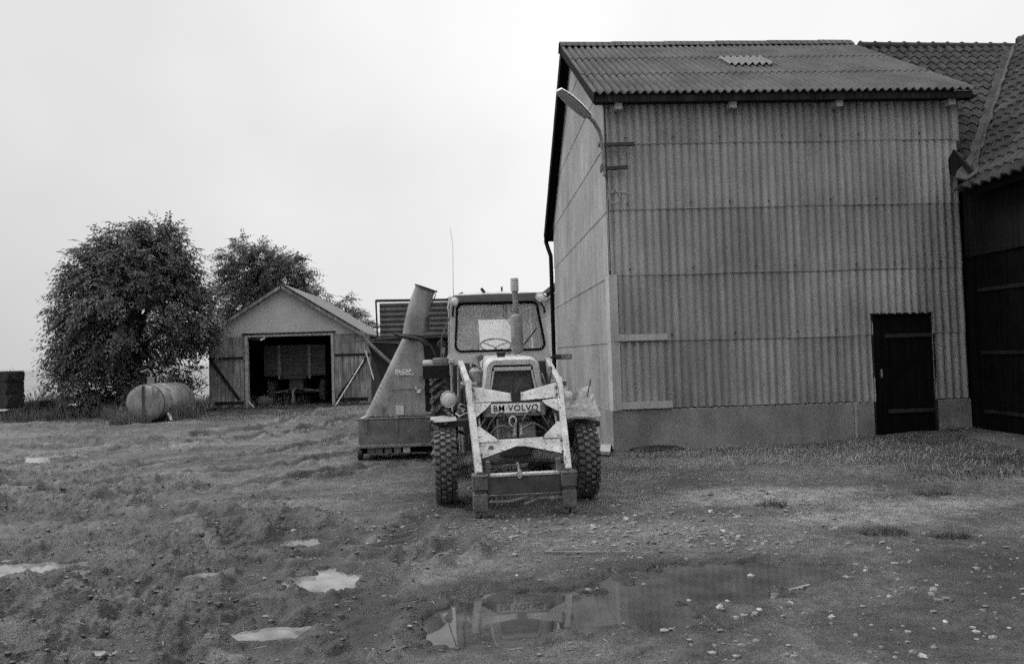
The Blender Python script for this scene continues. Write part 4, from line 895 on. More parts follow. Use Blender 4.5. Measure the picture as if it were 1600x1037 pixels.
MB().tube([c1+uu*.16-dd_*.02, c1+uu*.19-dd_*.06, c1+uu*.17-dd_*.35, Vector(pts[1])+uu*.2], .008, 5).blob(tuple(c1+uu*.18), (.02,.02,.02), .1, 6, 2).build('deflector_wire', M['dark_metal'], spo, True)
MB().box(-.735,-.70,11.60,11.66,1.98,2.18).build('spout_latch', M['dark_metal'], spo, True)
rv = MB(); rgv = random.Random(6)
for i in range(18):
    t = i/17; z = .70+1.1*t; xl = -1.74+.60*t+.035; rv.blob((xl+.02, 11.72-(.27*(1-t)+.12*t), z), (.009,.006,.009), .1, 6, i)
for i in range(14): rv.blob((-1.66+.075*i, 11.42, .675), (.009,.006,.009), .1, 6, i)
H(rv, 'rivets', M['harv_dark'], props={'kind': 'stuff'})
H(MB().tube([(-1.74+.10,11.435,.66),(-.62,11.435,.66)], .010, 6).tube([(-1.30,11.45,1.06),(-.72,11.47,1.06)], .005, 5), 'fold_seam', M['harv_dark'])
H(MB().box(-.86,-.80,11.45,11.47,1.20,1.26).box(-1.45,-1.40,11.42,11.44,.72,.80), 'bracket', M['harv_dark'], bevel=.005)
col_ = MB(); col_.lathe([(-.03,.17),(-.03,.188),(.03,.188),(.03,.17)], (-.965,11.72,1.87), (.12,0,1), 24)
col_.tube([(-1.25,11.5,1.93),(-1.15,11.5,1.88),(-1.02,11.5,1.86),(-.85,11.5,1.82),(-.72,11.5,1.72)], [.02,.035,.03,.03,.02], 6).tube([(-.8,11.5,1.85),(-.68,11.48,1.72),(-.55,11.4,1.42)], .010, 5)
H(col_, 'collar', M['dark_metal'], smooth=45)
H(MB().box(-1.82,-.30,11.40,12.1,.20,.63).box(-.78,-.28,11.45,12.0,.63,1.10), 'housing', M['harvester'], bevel=.015)
fp = H(MB().box(-1.80,-.34,11.36,11.395,.235,.60), 'front_panel', M['harv_dark'], bevel=.008)
MB().box(-1.83,-.32,11.30,11.36,.19,.235).build('lip', M['steel'], fp, True, bevel=.006)
MB().tube([(-1.82,11.37,.625),(-.34,11.37,.625)], .016, 8).build('hinge_bar', M['harv_dark'], fp, True)
for x in (-1.68, -1.22, -.74): MB().bar((x, 11.335, .655), (x, 11.335, .42), .03, .02).cyl((x-.03,11.34,.625),(x+.03,11.34,.625),.026).build('hinge', M['harv_dark'], fp, True)
for i, x in enumerate((-1.62, -1.50, -1.36, -1.22, -1.08)):
    H(MB().box(x-.055, x+.055, 11.35, 11.37, .10, .19), 'flap', M['harv_dark'] if i < 3 else (M['steel'] if i == 3 else M['sticker']), bevel=.004)
H(MB().box(-1.8,-.3,11.5,12.0,.08,.2), 'rotor_housing', M['black_tar'])
for x in (-1.80, -.36): H(MB().cyl((x-.035,11.5,.085),(x+.035,11.5,.085),.085,.085,18).bar((x,11.5,.085),(x,11.45,.25),.03,.05), 'skid_wheel', M['dark_metal'], smooth=40)
H(MB().box(-.62,-.48,12.0,12.3,.2,.9).cyl((-.55,12.1,.3),(-.55,12.2,.3),.28,.28,20), 'carriage_wheel', M['rubber'], smooth=40)
H(MB().box(-1.235,-1.115,11.408,11.415,.67,.815), 'sticker', M['sticker'])
def hvtext(s, size, x, z, y, sx=1, bold=.003):
    o = text(s, size, (0,0,0), (rad(90), 0, 0), M['white'], hv, bold, sx, ext=.003); o.location = (x+1.2, y-11.6, z); return o
hvtext('JN-CAP', .072, -1.115, 1.335, 11.475, 1.05); hvtext('( ooooo )', .05, -1.08, 1.295, 11.468, 1.25, .002)
H(MB().box(-.93,-.84,11.45,11.47,1.03,1.05).box(-.93,-.915,11.45,11.47,1.03,1.10).blob((-.88,11.45,1.005),(.035,.012,.018),.1,8,2), 'latch', M['white'])

# ------------------------------------------------------------------ forage wagon behind
wg = thing('forage_wagon', 'dark forage wagon with ribbed sheet side and sagging canvas', 'wagon', (-1.0, 14.9, 0))
def W(mb, name, m, **k): return mb.build(name, m, wg, True, **k)
rows = []
for i in range(49):
    z = 1.96+.655*i/48; rows.append([(x, 14.52-.022*math.sin(2*math.pi*(z-1.96)/.1), z-.02*(x+1.8)/1.8*0) for x in (-1.84, -1.2, -.6, .02)])
W(MB().grid(rows), 'ribbed_side', M['wagon'], smooth=60, solid=.01)
W(MB().bar((-1.89,14.5,1.9),(-1.905,14.5,2.68),.03,.04,up=(0,1,0)).bar((-1.905,14.5,2.67),(.04,14.5,2.645),.04,.05).bar((-1.89,14.5,1.93),(.04,14.5,1.93),.05,.04).bar((.03,14.5,1.4),(.03,14.5,2.65),.04,.04,up=(0,1,0)).bar((-.55,14.44,2.65),(-.20,14.44,2.78),.03,.03), 'frame', M['dark_metal'])
W(MB().hexa([(-1.55,14.6,.75),(.1,14.6,.75),(.1,17.6,.75),(-1.5,17.6,.75),(-1.85,14.6,1.92),(.1,14.6,1.92),(.1,17.6,2.6),(-1.85,17.6,2.6)]), 'body', M['canvas'])
mb = MB(); rows = []
for i in range(7):
    f = i/6; row = []
    for j in range(7):
        g = j/6; x = -2.10+.75*g+.35*f*(1-g)*1.0; z = 1.93-.05*g-.95*f*(1-.35*g); row.append((x+.12*f*math.sin(3*g), 14.30-.15*f+.05*math.sin(4*g+3*f), z))
    rows.append(row)
mb.grid(rows); W(mb, 'canvas', M['canvas'], solid=.012, smooth=60)
W(MB().tube([(-2.16,14.25,2.08),(-2.08,14.2,1.92),(-1.85,14.15,1.68),(-1.55,14.1,1.40)], .035, 10), 'slanting_pole', M['harv_dark'], smooth=60)
W(MB().tube([(-2.35,14.2,1.88),(-1.5,14.2,1.925)], .014, 6).tube([(-2.0,14.2,1.86),(-1.2,14.22,1.80)], .03, 8), 'tie_rod', M['dark_metal'])
W(MB().bar((-2.07,14.1,1.70),(-1.93,14.1,1.15),.02,.02), 'prop', M['whitewash'])
for y in (15.3, 16.6):
    for x in (-1.45, -.05): W(MB().lathe([(-.11,.2),(-.11,.4),(-.07,.45),(.07,.45),(.11,.4),(.11,.2)], (x,y,.45), (1,0,0), 24), 'wheel', M['rubber'], smooth=40)
W(MB().box(-1.3,-.2,14.6,17.4,.5,.75), 'chassis', M['dark_metal'])

# ------------------------------------------------------------------ garage shed
gs = thing('garage_shed', 'plank garage shed with open doorway and pale gable', 'shed', (-6.3, 27.5, 0))
def G(mb, name, m, par=None, **k): return mb.build(name, m, par or gs, True, **k)
gy = 25.0; AX, AZ = -6.38, 4.06; EL, ER = -9.0, -3.62; EZg = 2.42
sl = (AZ-EZg)/(AX-EL)
G(MB().prism([(-8.85, 2.40), (-8.72, 2.56), (AX, AZ-.06), (-3.86, 2.46), (-3.80, 2.40)], gy, gy+.1), 'gable_wall', M['render'])
G(MB().box(-8.85,-7.62,gy,gy+.1,-.2,2.40), 'front_wall', M['plank']); G(MB().box(-4.78,-3.80,gy,gy+.1,-.2,2.40), 'front_wall', M['plank'])
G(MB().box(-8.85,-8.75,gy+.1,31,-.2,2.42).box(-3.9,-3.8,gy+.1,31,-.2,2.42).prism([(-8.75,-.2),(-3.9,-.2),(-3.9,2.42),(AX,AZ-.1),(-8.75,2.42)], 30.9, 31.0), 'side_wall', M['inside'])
mb = MB()
for (xa, xb, za, zb) in ((AX, EL, AZ, EZg), (AX, ER, AZ, EZg-.1)):
    n = Vector((za-zb, 0, abs(xb-xa))); n.normalize(); n.x *= (1 if xb > xa else -1); th = Vector(n)*.07
    a = Vector((xa, gy-.22, za)); b = Vector((xb, gy-.22, zb)); c = Vector((xb, 31.2, zb)); d = Vector((xa, 31.2, za))
    mb.hexa([a, b, c, d, a+th, b+th, c+th, d+th])
grf = G(mb, 'roof', M['grey_roof'])
mb = MB(); mb.bar((AX, gy-.235, AZ-.02), (EL, gy-.235, EZg-.02), .03, .13).bar((AX, gy-.235, AZ-.02), (ER, gy-.235, EZg-.12), .03, .13); mb.build('verge_board', M['plank'], grf, True)
mb = MB().bar((AX, gy-.25, AZ+.05), (EL, gy-.25, EZg+.05), .04, .03).bar((AX, gy-.25, AZ+.05), (ER, gy-.25, EZg-.05), .04, .03); mb.build('verge_edge', M['dark_wood'], grf, True)
G(MB().box(-7.66,-7.57,gy-.05,gy+.15,-.1,2.45).box(-4.81,-4.72,gy-.05,gy+.15,-.1,2.45).box(-7.57,-4.81,gy-.05,gy+.15,2.37,2.45), 'door_frame', M['pale_wood'], bevel=.006)
G(MB().box(-7.75,-4.65,gy-.08,gy-.002,2.455,2.50), 'door_rail', M['dark_wood'])
for (x0, x1, sg) in ((-8.82, -7.68, 1), (-4.70, -3.50, -1)):
    mb = MB(); n = 9
    for i in range(n):
        a = x0+(x1-x0)*i/n; mb.box(a+.004, a+(x1-x0)/n-.004, gy-.075-.006*(i % 2), gy-.045, .05+.03*((i*7) % 3), 2.36)
    dl = G(mb, 'door_leaf', M['plank'])
    xa, xb = (x0+.15, x1-.02) if sg > 0 else (x0+.02, x1-.12)
    MB().box(xa, xb, gy-.115, gy-.083, 1.66, 1.73).build('ledge', M['dark_wood'], dl, True); MB().box(xa, xb, gy-.115, gy-.083, .16, .26).build('ledge', M['dark_wood'], dl, True)
    p, q = ((x0+.02, 1.72), (x1-.15, .30)) if sg > 0 else ((x1-.02, 1.72), (x0+.12, .30))
    MB().bar((p[0], gy-.12, p[1]), (q[0], gy-.12, q[1]), .03, .09, up=(0,0,1)).build('brace', M['dark_wood'], dl, True)
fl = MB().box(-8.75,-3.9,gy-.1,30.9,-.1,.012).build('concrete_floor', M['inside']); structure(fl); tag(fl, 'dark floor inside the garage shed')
# planks and sticks leaning on it
def lean(name, label, a, b, w_, m, cat, h=None, group=None):
    return tag(MB().bar(a, b, w_, h or w_*.5).build(name, m), label, cat, group)
lean('pole', 'white pole leaning on the door with a diagonal brace beside the harvester', (-4.62, 24.35, .0), (-3.72, 24.85, 1.50), .045, M['white'], 'pole')
lean('plank', 'short board propped against the foot of the pale door frame', (-7.22, 24.5, .01), (-7.55, 24.92, .24), .06, M['pale_wood'], 'plank', .025)
for i in range(3):
    lean('plank', ['lowest of three planks leaning between tank and shed', 'middle of three planks leaning between tank and shed', 'uppermost of three planks leaning between tank and shed'][i], (-9.62, 24.5+.03*i, .30+.13*i), (-8.87, 24.75+.03*i, .78+.15*i), .11, M['pale_wood'], 'plank', .03, 'planks leaning beside the shed')

# farm trailer in the garage
tl = thing('farm_trailer', 'dark farm trailer with board side parked inside the shed', 'trailer', (-6.55, 28.5, 0))
def R_(mb, name, m, **k): return mb.build(name, m, tl, True, **k)
mb = MB()
for i in range(7): mb.box(-7.6,-5.42,27.0+.006*(i % 2),27.05,1.05+.152*i,1.05+.152*i+.146)
mb.box(-7.6,-7.55,27.05,30,1.05,2.1).box(-5.47,-5.42,27.05,30,1.05,2.1).box(-7.6,-5.42,27.05,30,1.0,1.06); R_(mb, 'board_body', M['trailer'])
for x in (-7.05, -5.98): R_(MB().box(x-.05,x+.05,26.94,27.0,.90,2.12), 'stake', M['trailer_metal'])
R_(MB().box(-6.92,-6.08,26.9,27.05,.90,1.0).box(-6.75,-6.25,27.1,28.6,.5,.95), 'underframe', M['trailer'])
for x in (-7.42, -5.60): R_(MB().lathe([(-.12,.2),(-.12,.38),(-.08,.44),(.08,.44),(.12,.38),(.12,.2)], (x,27.6,.44), (1,0,0), 24).cyl((x-.1,27.6,.44),(x+.1,27.6,.44),.2), 'wheel', M['lug'], smooth=40)
R_(MB().tube([(-7.3,27.4,.40),(-6.6,27.2,.52)], .04, 8).tube([(-5.7,27.4,.42),(-6.4,27.2,.52)], .04, 8).cyl((-7.3,27.6,.40),(-5.7,27.6,.42),.05), 'axle', M['trailer_metal'])
R_(MB().cyl((-6.5,26.6,.08),(-6.5,26.6,.42),.05).cyl((-6.5,26.6,.012),(-6.5,26.6,.09),.07).bar((-6.5,26.6,.45),(-6.5,27.3,.6),.07,.07), 'drawbar', M['flashing'], smooth=40)
R_(MB().bar((-7.5,26.9,1.06),(-7.3,26.9,1.16),.04,.03), 'hook', M['trailer_metal'])
js = thing('jack_stand', 'slim metal jack stand on the floor inside the shed', 'jack', (-7.55, 27.3, .012))
MB().cyl((0,0,0),(0,0,.06),.10,.07,12).build('foot_plate', M['trailer_metal'], js); MB().cyl((0,0,.06),(0,0,.42),.035).cyl((0,0,.42),(0,0,.50),.05).build('post', M['flashing'], js, smooth=40); MB().cyl((0,0,.50),(0,0,.95),.012).build('screw', M['trailer_metal'], js)
sk = MB().blob((-7.35,26.0,.16),(.28,.2,.2),.22,10,5).build('feed_sack', M['trailer'], smooth=60); tag(sk, 'dark slumped sack just inside the shed doorway', 'sack')

# ------------------------------------------------------------------ oil tank lying by the shed
tk = thing('fuel_tank', 'weathered cylindrical tank lying on its side under the big tree', 'tank', (-9.02, 21.6, .03))
a = Vector((-8.97, 20.5, .53)); b = Vector((-9.09, 22.9, .50)); ax = (b-a).normalized(); Lt = (b-a).length
def K(mb, name, m, par=None, **k): return mb.build(name, m, par or tk, True, **k)
shell = K(MB().lathe([(-.10,.001),(-.095,.2),(-.08,.35),(-.05,.44),(0,.50),(.02,.505),(1.0,.505),(1.02,.512),(1.10,.512),(1.12,.50),(Lt,.50),(Lt+.06,.42),(Lt+.1,.001)], a, ax, 40), 'shell', M['tank'], smooth=35)
MB().box(-9.0,-8.94,20.36,20.43,.10,1.0).build('rib', M['tank_dark'], shell, True, bevel=.01)
MB().lathe([(.0,.50),(-.012,.517),(.02,.517),(.035,.505)], a, ax, 40).build('seam_ring', M['tank_dark'], shell, True, smooth=50)
K(MB().cyl((-8.98,20.9,1.0),(-8.98,20.9,1.22),.09,.09,14).tube([(-8.98,20.9,1.2),(-8.99,20.9,1.36),(-9.06,20.9,1.42),(-9.25,20.9,1.36)], .022, 8), 'filler_pipe', M['steel'], smooth=40)
K(MB().box(-9.4,-8.5,20.9,21.05,-.03,.08), 'bearer', M['dark_wood']); K(MB().box(-9.5,-8.6,22.4,22.55,-.03,.07), 'bearer', M['dark_wood'])
tag(MB().bar((-8.22,20.35,.04),(-8.40,20.6,.22),.06,.03).build('wood_stub', M['pale_wood']), 'small pale offcut stuck in the ground beside the tank', 'offcut')

# ------------------------------------------------------------------ white building far behind the barn
wh = thing('whitewashed_building', 'whitewashed building end seen between cab and downpipe', 'building', (5.0, 34, 0))
WHX0 = 2.2
MB().prism([(WHX0,-.2),(9,-.2),(9,3.3),(5.6,5.6),(WHX0,3.2)], 30, 38).build('wall', M['whitewash'], wh, True)
mb = MB()
for (xa, xb, za, zb) in ((5.6, 1.85, 5.75, 3.05), (5.6, 9.3, 5.75, 3.2)):
    p = [Vector((xa,29.5,za)), Vector((xb,29.5,zb)), Vector((xb,38.5,zb)), Vector((xa,38.5,za))]; mb.hexa(p+[q+Vector((0,0,.28)) for q in p])
MB.build(mb, 'roof', M['grey_roof'], wh, True); 
MB().bar((1.85,29.45,3.05),(5.6,29.45,5.75),.04,.16).build('verge_board', M['dark_wood'], wh, True)

# ------------------------------------------------------------------ bales and plank at the far left
def bale(c, s, label, seed, group='bales'):
    rg = random.Random(seed); mb = MB(); n = 7
    for axi in range(3):
        for sg in (-1, 1):
            rows = []
            for i in range(n):
                row = []
                for j in range(n):
                    p = [0, 0, 0]; p[axi] = sg; p[(axi+1) % 3] = 2*i/(n-1)-1; p[(axi+2) % 3] = 2*j/(n-1)-1
                    q = 1-.018*(abs(p[0])**6*abs(p[1])**6+abs(p[1])**6*abs(p[2])**6+abs(p[0])**6*abs(p[2])**6)
                    hs = math.sin(p[0]*13+seed)*math.sin(p[1]*11)*math.sin(p[2]*15+seed)
                    row.append((s[0]/2*p[0]*(q+.02*hs), s[1]/2*p[1]*(q+.02*hs), s[2]/2*p[2]*(q+.03*hs)))
                rows.append(row)
            mb.grid(rows)
    for i in range(260):
        f = rg.choice([0, 1, 2]); p = [rg.uniform(-1, 1) for _ in range(3)]; p[f] = rg.choice([-1, 1]); p = Vector((p[0]*s[0]/2, p[1]*s[1]/2, p[2]*s[2]/2)); d = Vector((rg.gauss(0,1), rg.gauss(0,1), rg.gauss(0,1)))*.05
        mb.bar(p, p+d, .006, .004)
    o = mb.build('bale', M['bale']); o.location = c; tag(o, label, 'bale', group); return o
bale((-14.9,23.6,.56), (1.38,.9,.44), 'lowest dark straw bale in the stack behind the white plank', 1, 'stacked straw bales')
bale((-14.92,23.62,.97), (1.36,.9,.42), 'middle dark straw bale in the stack behind the white plank', 2, 'stacked straw bales')
bale((-14.88,23.6,1.33), (1.35,.88,.32), 'topmost dark straw bale in the stack behind the white plank', 3, 'stacked straw bales')
tag(MB().box(-15.6,-14.25,23.2,24.0,.02,.14).box(-15.6,-14.25,23.2,24.0,.24,.345).box(-15.5,-15.3,23.2,24.0,.14,.24).box(-14.5,-14.3,23.2,24.0,.14,.24).build('pallet', M['dark_wood']), 'low dark pallet carrying the straw bale stack', 'pallet')
bale((-13.35,23.3,.28), (.42,.8,.56), 'upright dark bale standing alone in grass beside the bale stack', 4)
bale((-13.9,23.2,.17), (.6,.6,.34), 'low dark bale between the stack and the upright bale', 6)
pt = thing('plank_bench', 'white topped plank on posts before the bale stack', 'bench', (-14.5, 22.9, 0))
MB().box(-15.5,-14.02,22.75,22.95,.31,.35).build('plank', M['white'], pt, True); MB().box(-14.12,-14.06,22.8,22.9,0,.31).build('leg', M['dark_wood'], pt, True); MB().box(-15.3,-15.24,22.8,22.9,0,.31).build('leg', M['dark_wood'], pt, True); MB().box(-15.4,-14.2,22.84,22.86,.05,.26).build('board', M['dark_wood'], pt, True)
rg = random.Random(2); rows = [[(-12.15+.05*j+rg.uniform(-.02,.02), 22.6+.05*i, .42+rg.uniform(-.03,.05)) for j in range(6)] for i in range(5)]
tag(MB().grid(rows).build('plastic_rag', M['white'], solid=.006), 'white crumpled plastic rag on a dark stump by the tree', 'rag')
tag(MB().cyl((-12.03,22.7,0),(-12.03,22.7,.40),.17,.15,12).build('stump', M['dark_wood'], smooth=40), 'dark stump under the white plastic rag', 'stump')

# ------------------------------------------------------------------ trees
def ash(name, label, base, lobes, n_spray, trunk_h, seed, leaf=.10, droop=.45, group=None):
    t = thing(name, label, 'tree', base, 0, group); rg = np.random.default_rng(seed); rr = random.Random(seed)
    lob = np.array(lobes, float); wts = (lob[:, 3]*lob[:, 4]*lob[:, 5])**(2/3); wts /= wts.sum()
    li = rg.choice(len(lob), n_spray, p=wts); d = rg.normal(size=(n_spray, 3)); d /= np.linalg.norm(d, axis=1)[:, None]
    rad_ = .30+.75*rg.random(n_spray)**.5
    # clumping: pull sprays towards clump directions so that gaps open between them
    ncl = 22; cd = rg.normal(size=(ncl, 3)); cd /= np.linalg.norm(cd, axis=1)[:, None]
    near = cd[np.argmax(d@cd.T+rg.normal(size=(n_spray, ncl))*.08, axis=1)]
    d = d*.55+near*.75; d /= np.linalg.norm(d, axis=1)[:, None]
    P = lob[li, :3]+d*lob[li, 3:6]*rad_[:, None]
    keep = P[:, 2]-base[2] > .05; P = P[keep]; d = d[keep]; n = len(P)
    out_ = d*.7+rg.normal(size=(n, 3))*.45; out_[:, 2] = out_[:, 2]*.6-droop*rg.random(n)
    out_ /= np.linalg.norm(out_, axis=1)[:, None]
    side = np.cross(out_, np.array([0, 0, 1.0])+rg.normal(size=(n, 3))*.25); side /= np.linalg.norm(side, axis=1)[:, None]
    upv = np.cross(side, out_)
    Ls = leaf*3.2*(.7+.6*rg.random(n)); V = []; 
    for k in range(9):
        f = (k//2)/4*.9+.1 if k < 8 else 1.0; sg = (1 if k % 2 == 0 else -1) if k < 8 else 0
        root = P+out_*(Ls*f)[:, None]-np.array([0, 0, 1])*(Ls*f*f*.25)[:, None]
        dirn = side*(sg*.85)+out_*(.55 if sg else 1.0)-np.array([0, 0, .35])+rg.normal(size=(n, 3))*.18
        dirn /= np.linalg.norm(dirn, axis=1)[:, None]; ll = leaf*(.75+.5*rg.random(n)); wv = np.cross(dirn, upv+rg.normal(size=(n, 3))*.3); wv /= np.linalg.norm(wv, axis=1)[:, None]
        wl = (ll*.19)[:, None]; a = root; m_ = root+dirn*(ll*.5)[:, None]; tip = root+dirn*ll[:, None]-np.array([0, 0, .02])
        V.append(np.stack([a, m_+wv*wl, tip, m_-wv*wl], 1))
    V = np.stack(V, 1).reshape(-1, 3)-np.array(base); q = np.arange(len(V)).reshape(-1, 4)
    me = bpy.data.meshes.new('crown'); me.vertices.add(len(V)); me.vertices.foreach_set('co', V.ravel()); me.loops.add(q.size); me.loops.foreach_set('vertex_index', q.ravel().astype(np.int32))
    me.polygons.add(len(q)); me.polygons.foreach_set('loop_start', np.arange(0, q.size, 4, dtype=np.int32)); me.polygons.foreach_set('loop_total', np.full(len(q), 4, dtype=np.int32)); me.update(calc_edges=True)
    me.materials.append(M['leaf']); o = bpy.data.objects.new('crown', me); COL.objects.link(o); o.parent = t
    tk_ = MB(); B = Vector(base); top = Vector((np.average(lob[:, 0], weights=wts), np.average(lob[:, 1], weights=wts), trunk_h))
    tk_.tube([B-B, (B.lerp(top, .5)-B)+Vector((.1,.05,0)), top-B], [.24, .18, .13], 10)
    lim = MB()
    for L_ in lob:
        e = Vector(L_[:3])-B; s_ = (top-B)*rr.uniform(.55, 1); mid = s_.lerp(e, .5)+Vector((rr.uniform(-.2,.2), rr.uniform(-.2,.2), rr.uniform(.0,.3)))
        lim.tube([s_, mid, e, e+(e-mid)*.25], [.09, .06, .035, .012], 7)
        for _ in range(7):
            v = Vector((rr.gauss(0,1), rr.gauss(0,1), rr.gauss(.3,.8))).normalized(); f = Vector((v.x*L_[3], v.y*L_[4], v.z*L_[5]))*.8
            lim.tube([mid.lerp(e, rr.random()), e+f*.5, e+f], [.03, .018, .006], 5)
    tk_.build('trunk', M['bark'], t, smooth=50); lim.build('limbs', M['bark'], t, smooth=50)
    return t
ash('ash_tree', 'broad dark leafy tree reaching the ground behind the tank', (-10.8, 24.0, 0),
    [(-10.7,24,3.3,2.2,1.9,2.1), (-12.0,24,3.4,1.15,1.3,1.35), (-12.3,23.9,2.2,.8,1.0,.9), (-10.0,24,5.55,.6,.7,.6), (-11.5,24,5.2,.6,.7,.5), (-10.8,24,5.75,.45,.6,.4), (-10.9,24,4.7,1.5,1.4,1.25), (-9.9,24,4.9,1.0,1.2,1.1), (-11.7,24,4.2,1.1,1.2,1.1), (-9.1,23.7,3.0,.9,.9,1.3), (-9.5,23.9,4.2,.75,1.0,.8), (-8.75,23.6,2.7,.55,.6,.8),
     (-11.6,23.6,1.1,1.55,1.0,1.0), (-10.2,23.9,1.3,1.3,1.0,1.1), (-11.9,23.8,1.9,1.4,1.0,1.0), (-11.2,23.6,.4,1.5,.8,.5)], 8200, 3.0, 3, .135)
ash('ash_tree', 'rounded dark tree standing behind the garage shed', (-9.2, 34.5, 0),
    [(-9.7,34.5,5.2,1.9,1.6,1.6), (-10.4,34.5,6.3,1.2,1.1,1.0), (-8.8,34.5,5.5,1.3,1.3,1.1), (-7.7,34.5,4.4,.9,1.0,.7), (-9.0,34.5,3.6,2.1,1.5,1.3), (-10.8,34.5,4.5,1.1,1.3,1.6)], 4200, 4.0, 5, .15)
ash('ash_tree', 'small light crowned tree between shed roof and wagon', (-6.4, 40, 0),
    [(-6.9,40,4.2,.75,.8,.7), (-6.2,40,3.5,.7,.7,.6), (-7.2,40,3.2,.8,.8,.8), (-5.7,40,2.8,.6,.6,.6)], 900, 3.0, 8, .13)

# ------------------------------------------------------------------ small things on the ground
def blades(name, label, spots, m, h0, h1, seed, lean=.5, w_=.012, group=None, kind='stuff', cat=None):
    rg = random.Random(seed); mb = MB()
    for (cx, cy, rx, ry, n) in spots:
        for _ in range(n):
            a = rg.uniform(0, 2*math.pi); r = math.sqrt(rg.random()); x = cx+rx*r*math.cos(a); y = cy+ry*r*math.sin(a)
            z = gzf(x, y)-.01; h = rg.uniform(h0, h1); an = rg.uniform(0, 2*math.pi); l = rg.uniform(.1, lean)*h; c, s = math.cos(an), math.sin(an); w2 = w_*rg.uniform(.6, 1.3)
            dx, dy = -s*w2/2, c*w2/2
            mb.add([(x-dx,y-dy,z),(x+dx,y+dy,z),(x+c*l*.4+dx*.7,y+s*l*.4+dy*.7,z+h*.6),(x+c*l*.4-dx*.7,y+s*l*.4-dy*.7,z+h*.6),(x+c*l,y+s*l,z+h*.95)], [(0,1,2,3),(3,2,4)])
    me = bpy.data.meshes.new(name); me.from_pydata(mb.v, [], mb.f); me.materials.append(m); o = bpy.data.objects.new(name, me); COL.objects.link(o); tag(o, label, cat, group, kind); return o
# cached ground heights
_gx = np.linspace(-20, 12, 641); _gy = np.linspace(1.5, 34, 651); _GX, _GY = np.meshgrid(_gx, _gy); _GH, _GK, _GR, _MZ = ground(_GX, _GY)
_MZ = np.clip(_MZ*.9+.0, 0, 1)*(1-_GK)
for (pts_, wd_, dp_) in RUTS: _MZ = np.maximum(_MZ, np.exp(-((np.abs(segd(_GX, _GY, pts_)[0])-wd_*1.35)/.16)**2)*(1-_GK))
def gzf(x, y):
    i = int(min(639, max(0, (x+20)/32*640))); j = int(min(649, max(0, (y-1.5)/32.5*650))); return float(_GH[j, i])
blades('grass', 'tall rough grass along the field edge around bales and tank', [(-13,23.2,2.0,.9,2600), (-11.5,22.9,1.6,.5,1100), (-15,24.8,4,1.2,2500), (-9.2,20.25,.5,.15,160), (-8.35,21.6,.2,1.2,350), (-9.0,23.4,.6,.5,350), (-10.2,22.2,.7,.8,900), (-9.7,20.6,.25,.3,160), (-13,27,7,2.4,5200)], M['grass'], .12, .5, 4, .6, .02)
blades('tall_weeds', 'tall pale weeds at the field edge between bale and tree', [(-12.9,24.2,1.0,.8,1500), (-13.6,25.5,1.6,1.0,1500)], M['drygrass'], .3, .85, 14, .5, .025)
blades('weeds', 'short weeds and grass along the shed and yard edge', [(-6.0,24.3,2.8,.35,1400), (-8.4,24.4,.5,.4,300), (-4.0,24.2,.6,.4,300), (-6.5,21.5,3.5,1.6,1300), (-11,21.6,3.0,.7,1500)], M['darkgrass'], .03, .13, 5, .9, .015)
blades('withered_grass', 'flattened withered grass along the foot of the corrugated wall', [(4.4,10.75,2.3,.42,2300), (5.2,9.8,2.4,.5,1500), (6.3,8.6,1.2,.7,900), (7.2,8.4,.6,.6,500), (7.55,11.0,.22,.2,160)], M['drygrass'], .02, .10, 6, 2.4, .010)
blades('dark_weeds', 'dark low weeds in front of the concrete apron', [(6.9,8.7,.6,.35,600), (5.6,8.1,.8,.25,220), (7.5,11.1,.28,.15,200), (6.2,9.3,1.2,.4,300)], M['darkgrass'], .02, .09, 7, 1.8, .012)
for (x, y, r, n, lab) in ((3.31,5.95,.20,420,'dark grass tuft on the gravel nearer the tractor'), (3.78,5.75,.13,260,'small spiky grass tuft beside the larger tuft on gravel'), (1.02,9.6,.12,60,'thin weed tuft by the right front wheel'), (2.85,7.1,.15,200,'low grass tuft near the pale dust patch'), (4.6,7.3,.2,260,'flat dark grass tuft between the pale patches')):
    blades('grass_tuft', lab, [(x,y,r,r*.6,n)], M['darkgrass'], .02, .075, int(x*100), 2.2, .007, 'grass tufts on the yard', 'thing', 'grass tuft')
# straw litter
mb = MB(); rg = random.Random(9)
for (cx, cy, rx, ry, n) in ((4.2,10.3,2.3,.8,900), (4.8,9.2,2.4,.6,420), (1.2,6.1,1.4,.7,150), (-.9,5.7,1.3,.6,90), (-3,9,3,2,420), (-6,14,4,4,500), (3.4,6.9,1.4,.6,260), (1.4,9.8,.7,1.0,140), (0,5,3.5,1.6,110)):
    for _ in range(n):
        x = rg.gauss(cx, rx*.5); y = rg.gauss(cy, ry*.5)
        if x > 1.9 and y > 11.25: continue
        a = rg.uniform(0, math.pi); l = rg.uniform(.015, .085)*(1 if y > 7 else .55); z = gzf(x, y)+.003; mb.bar((x-l*math.cos(a), y-l*math.sin(a)*.6, z), (x+l*math.cos(a), y+l*math.sin(a)*.6, z+rg.uniform(-.004,.012)), .004, .003)
o = mb.build('straw_litter', M['straw']); tag(o, 'loose straw stalks littered over the yard', None, None, 'stuff')
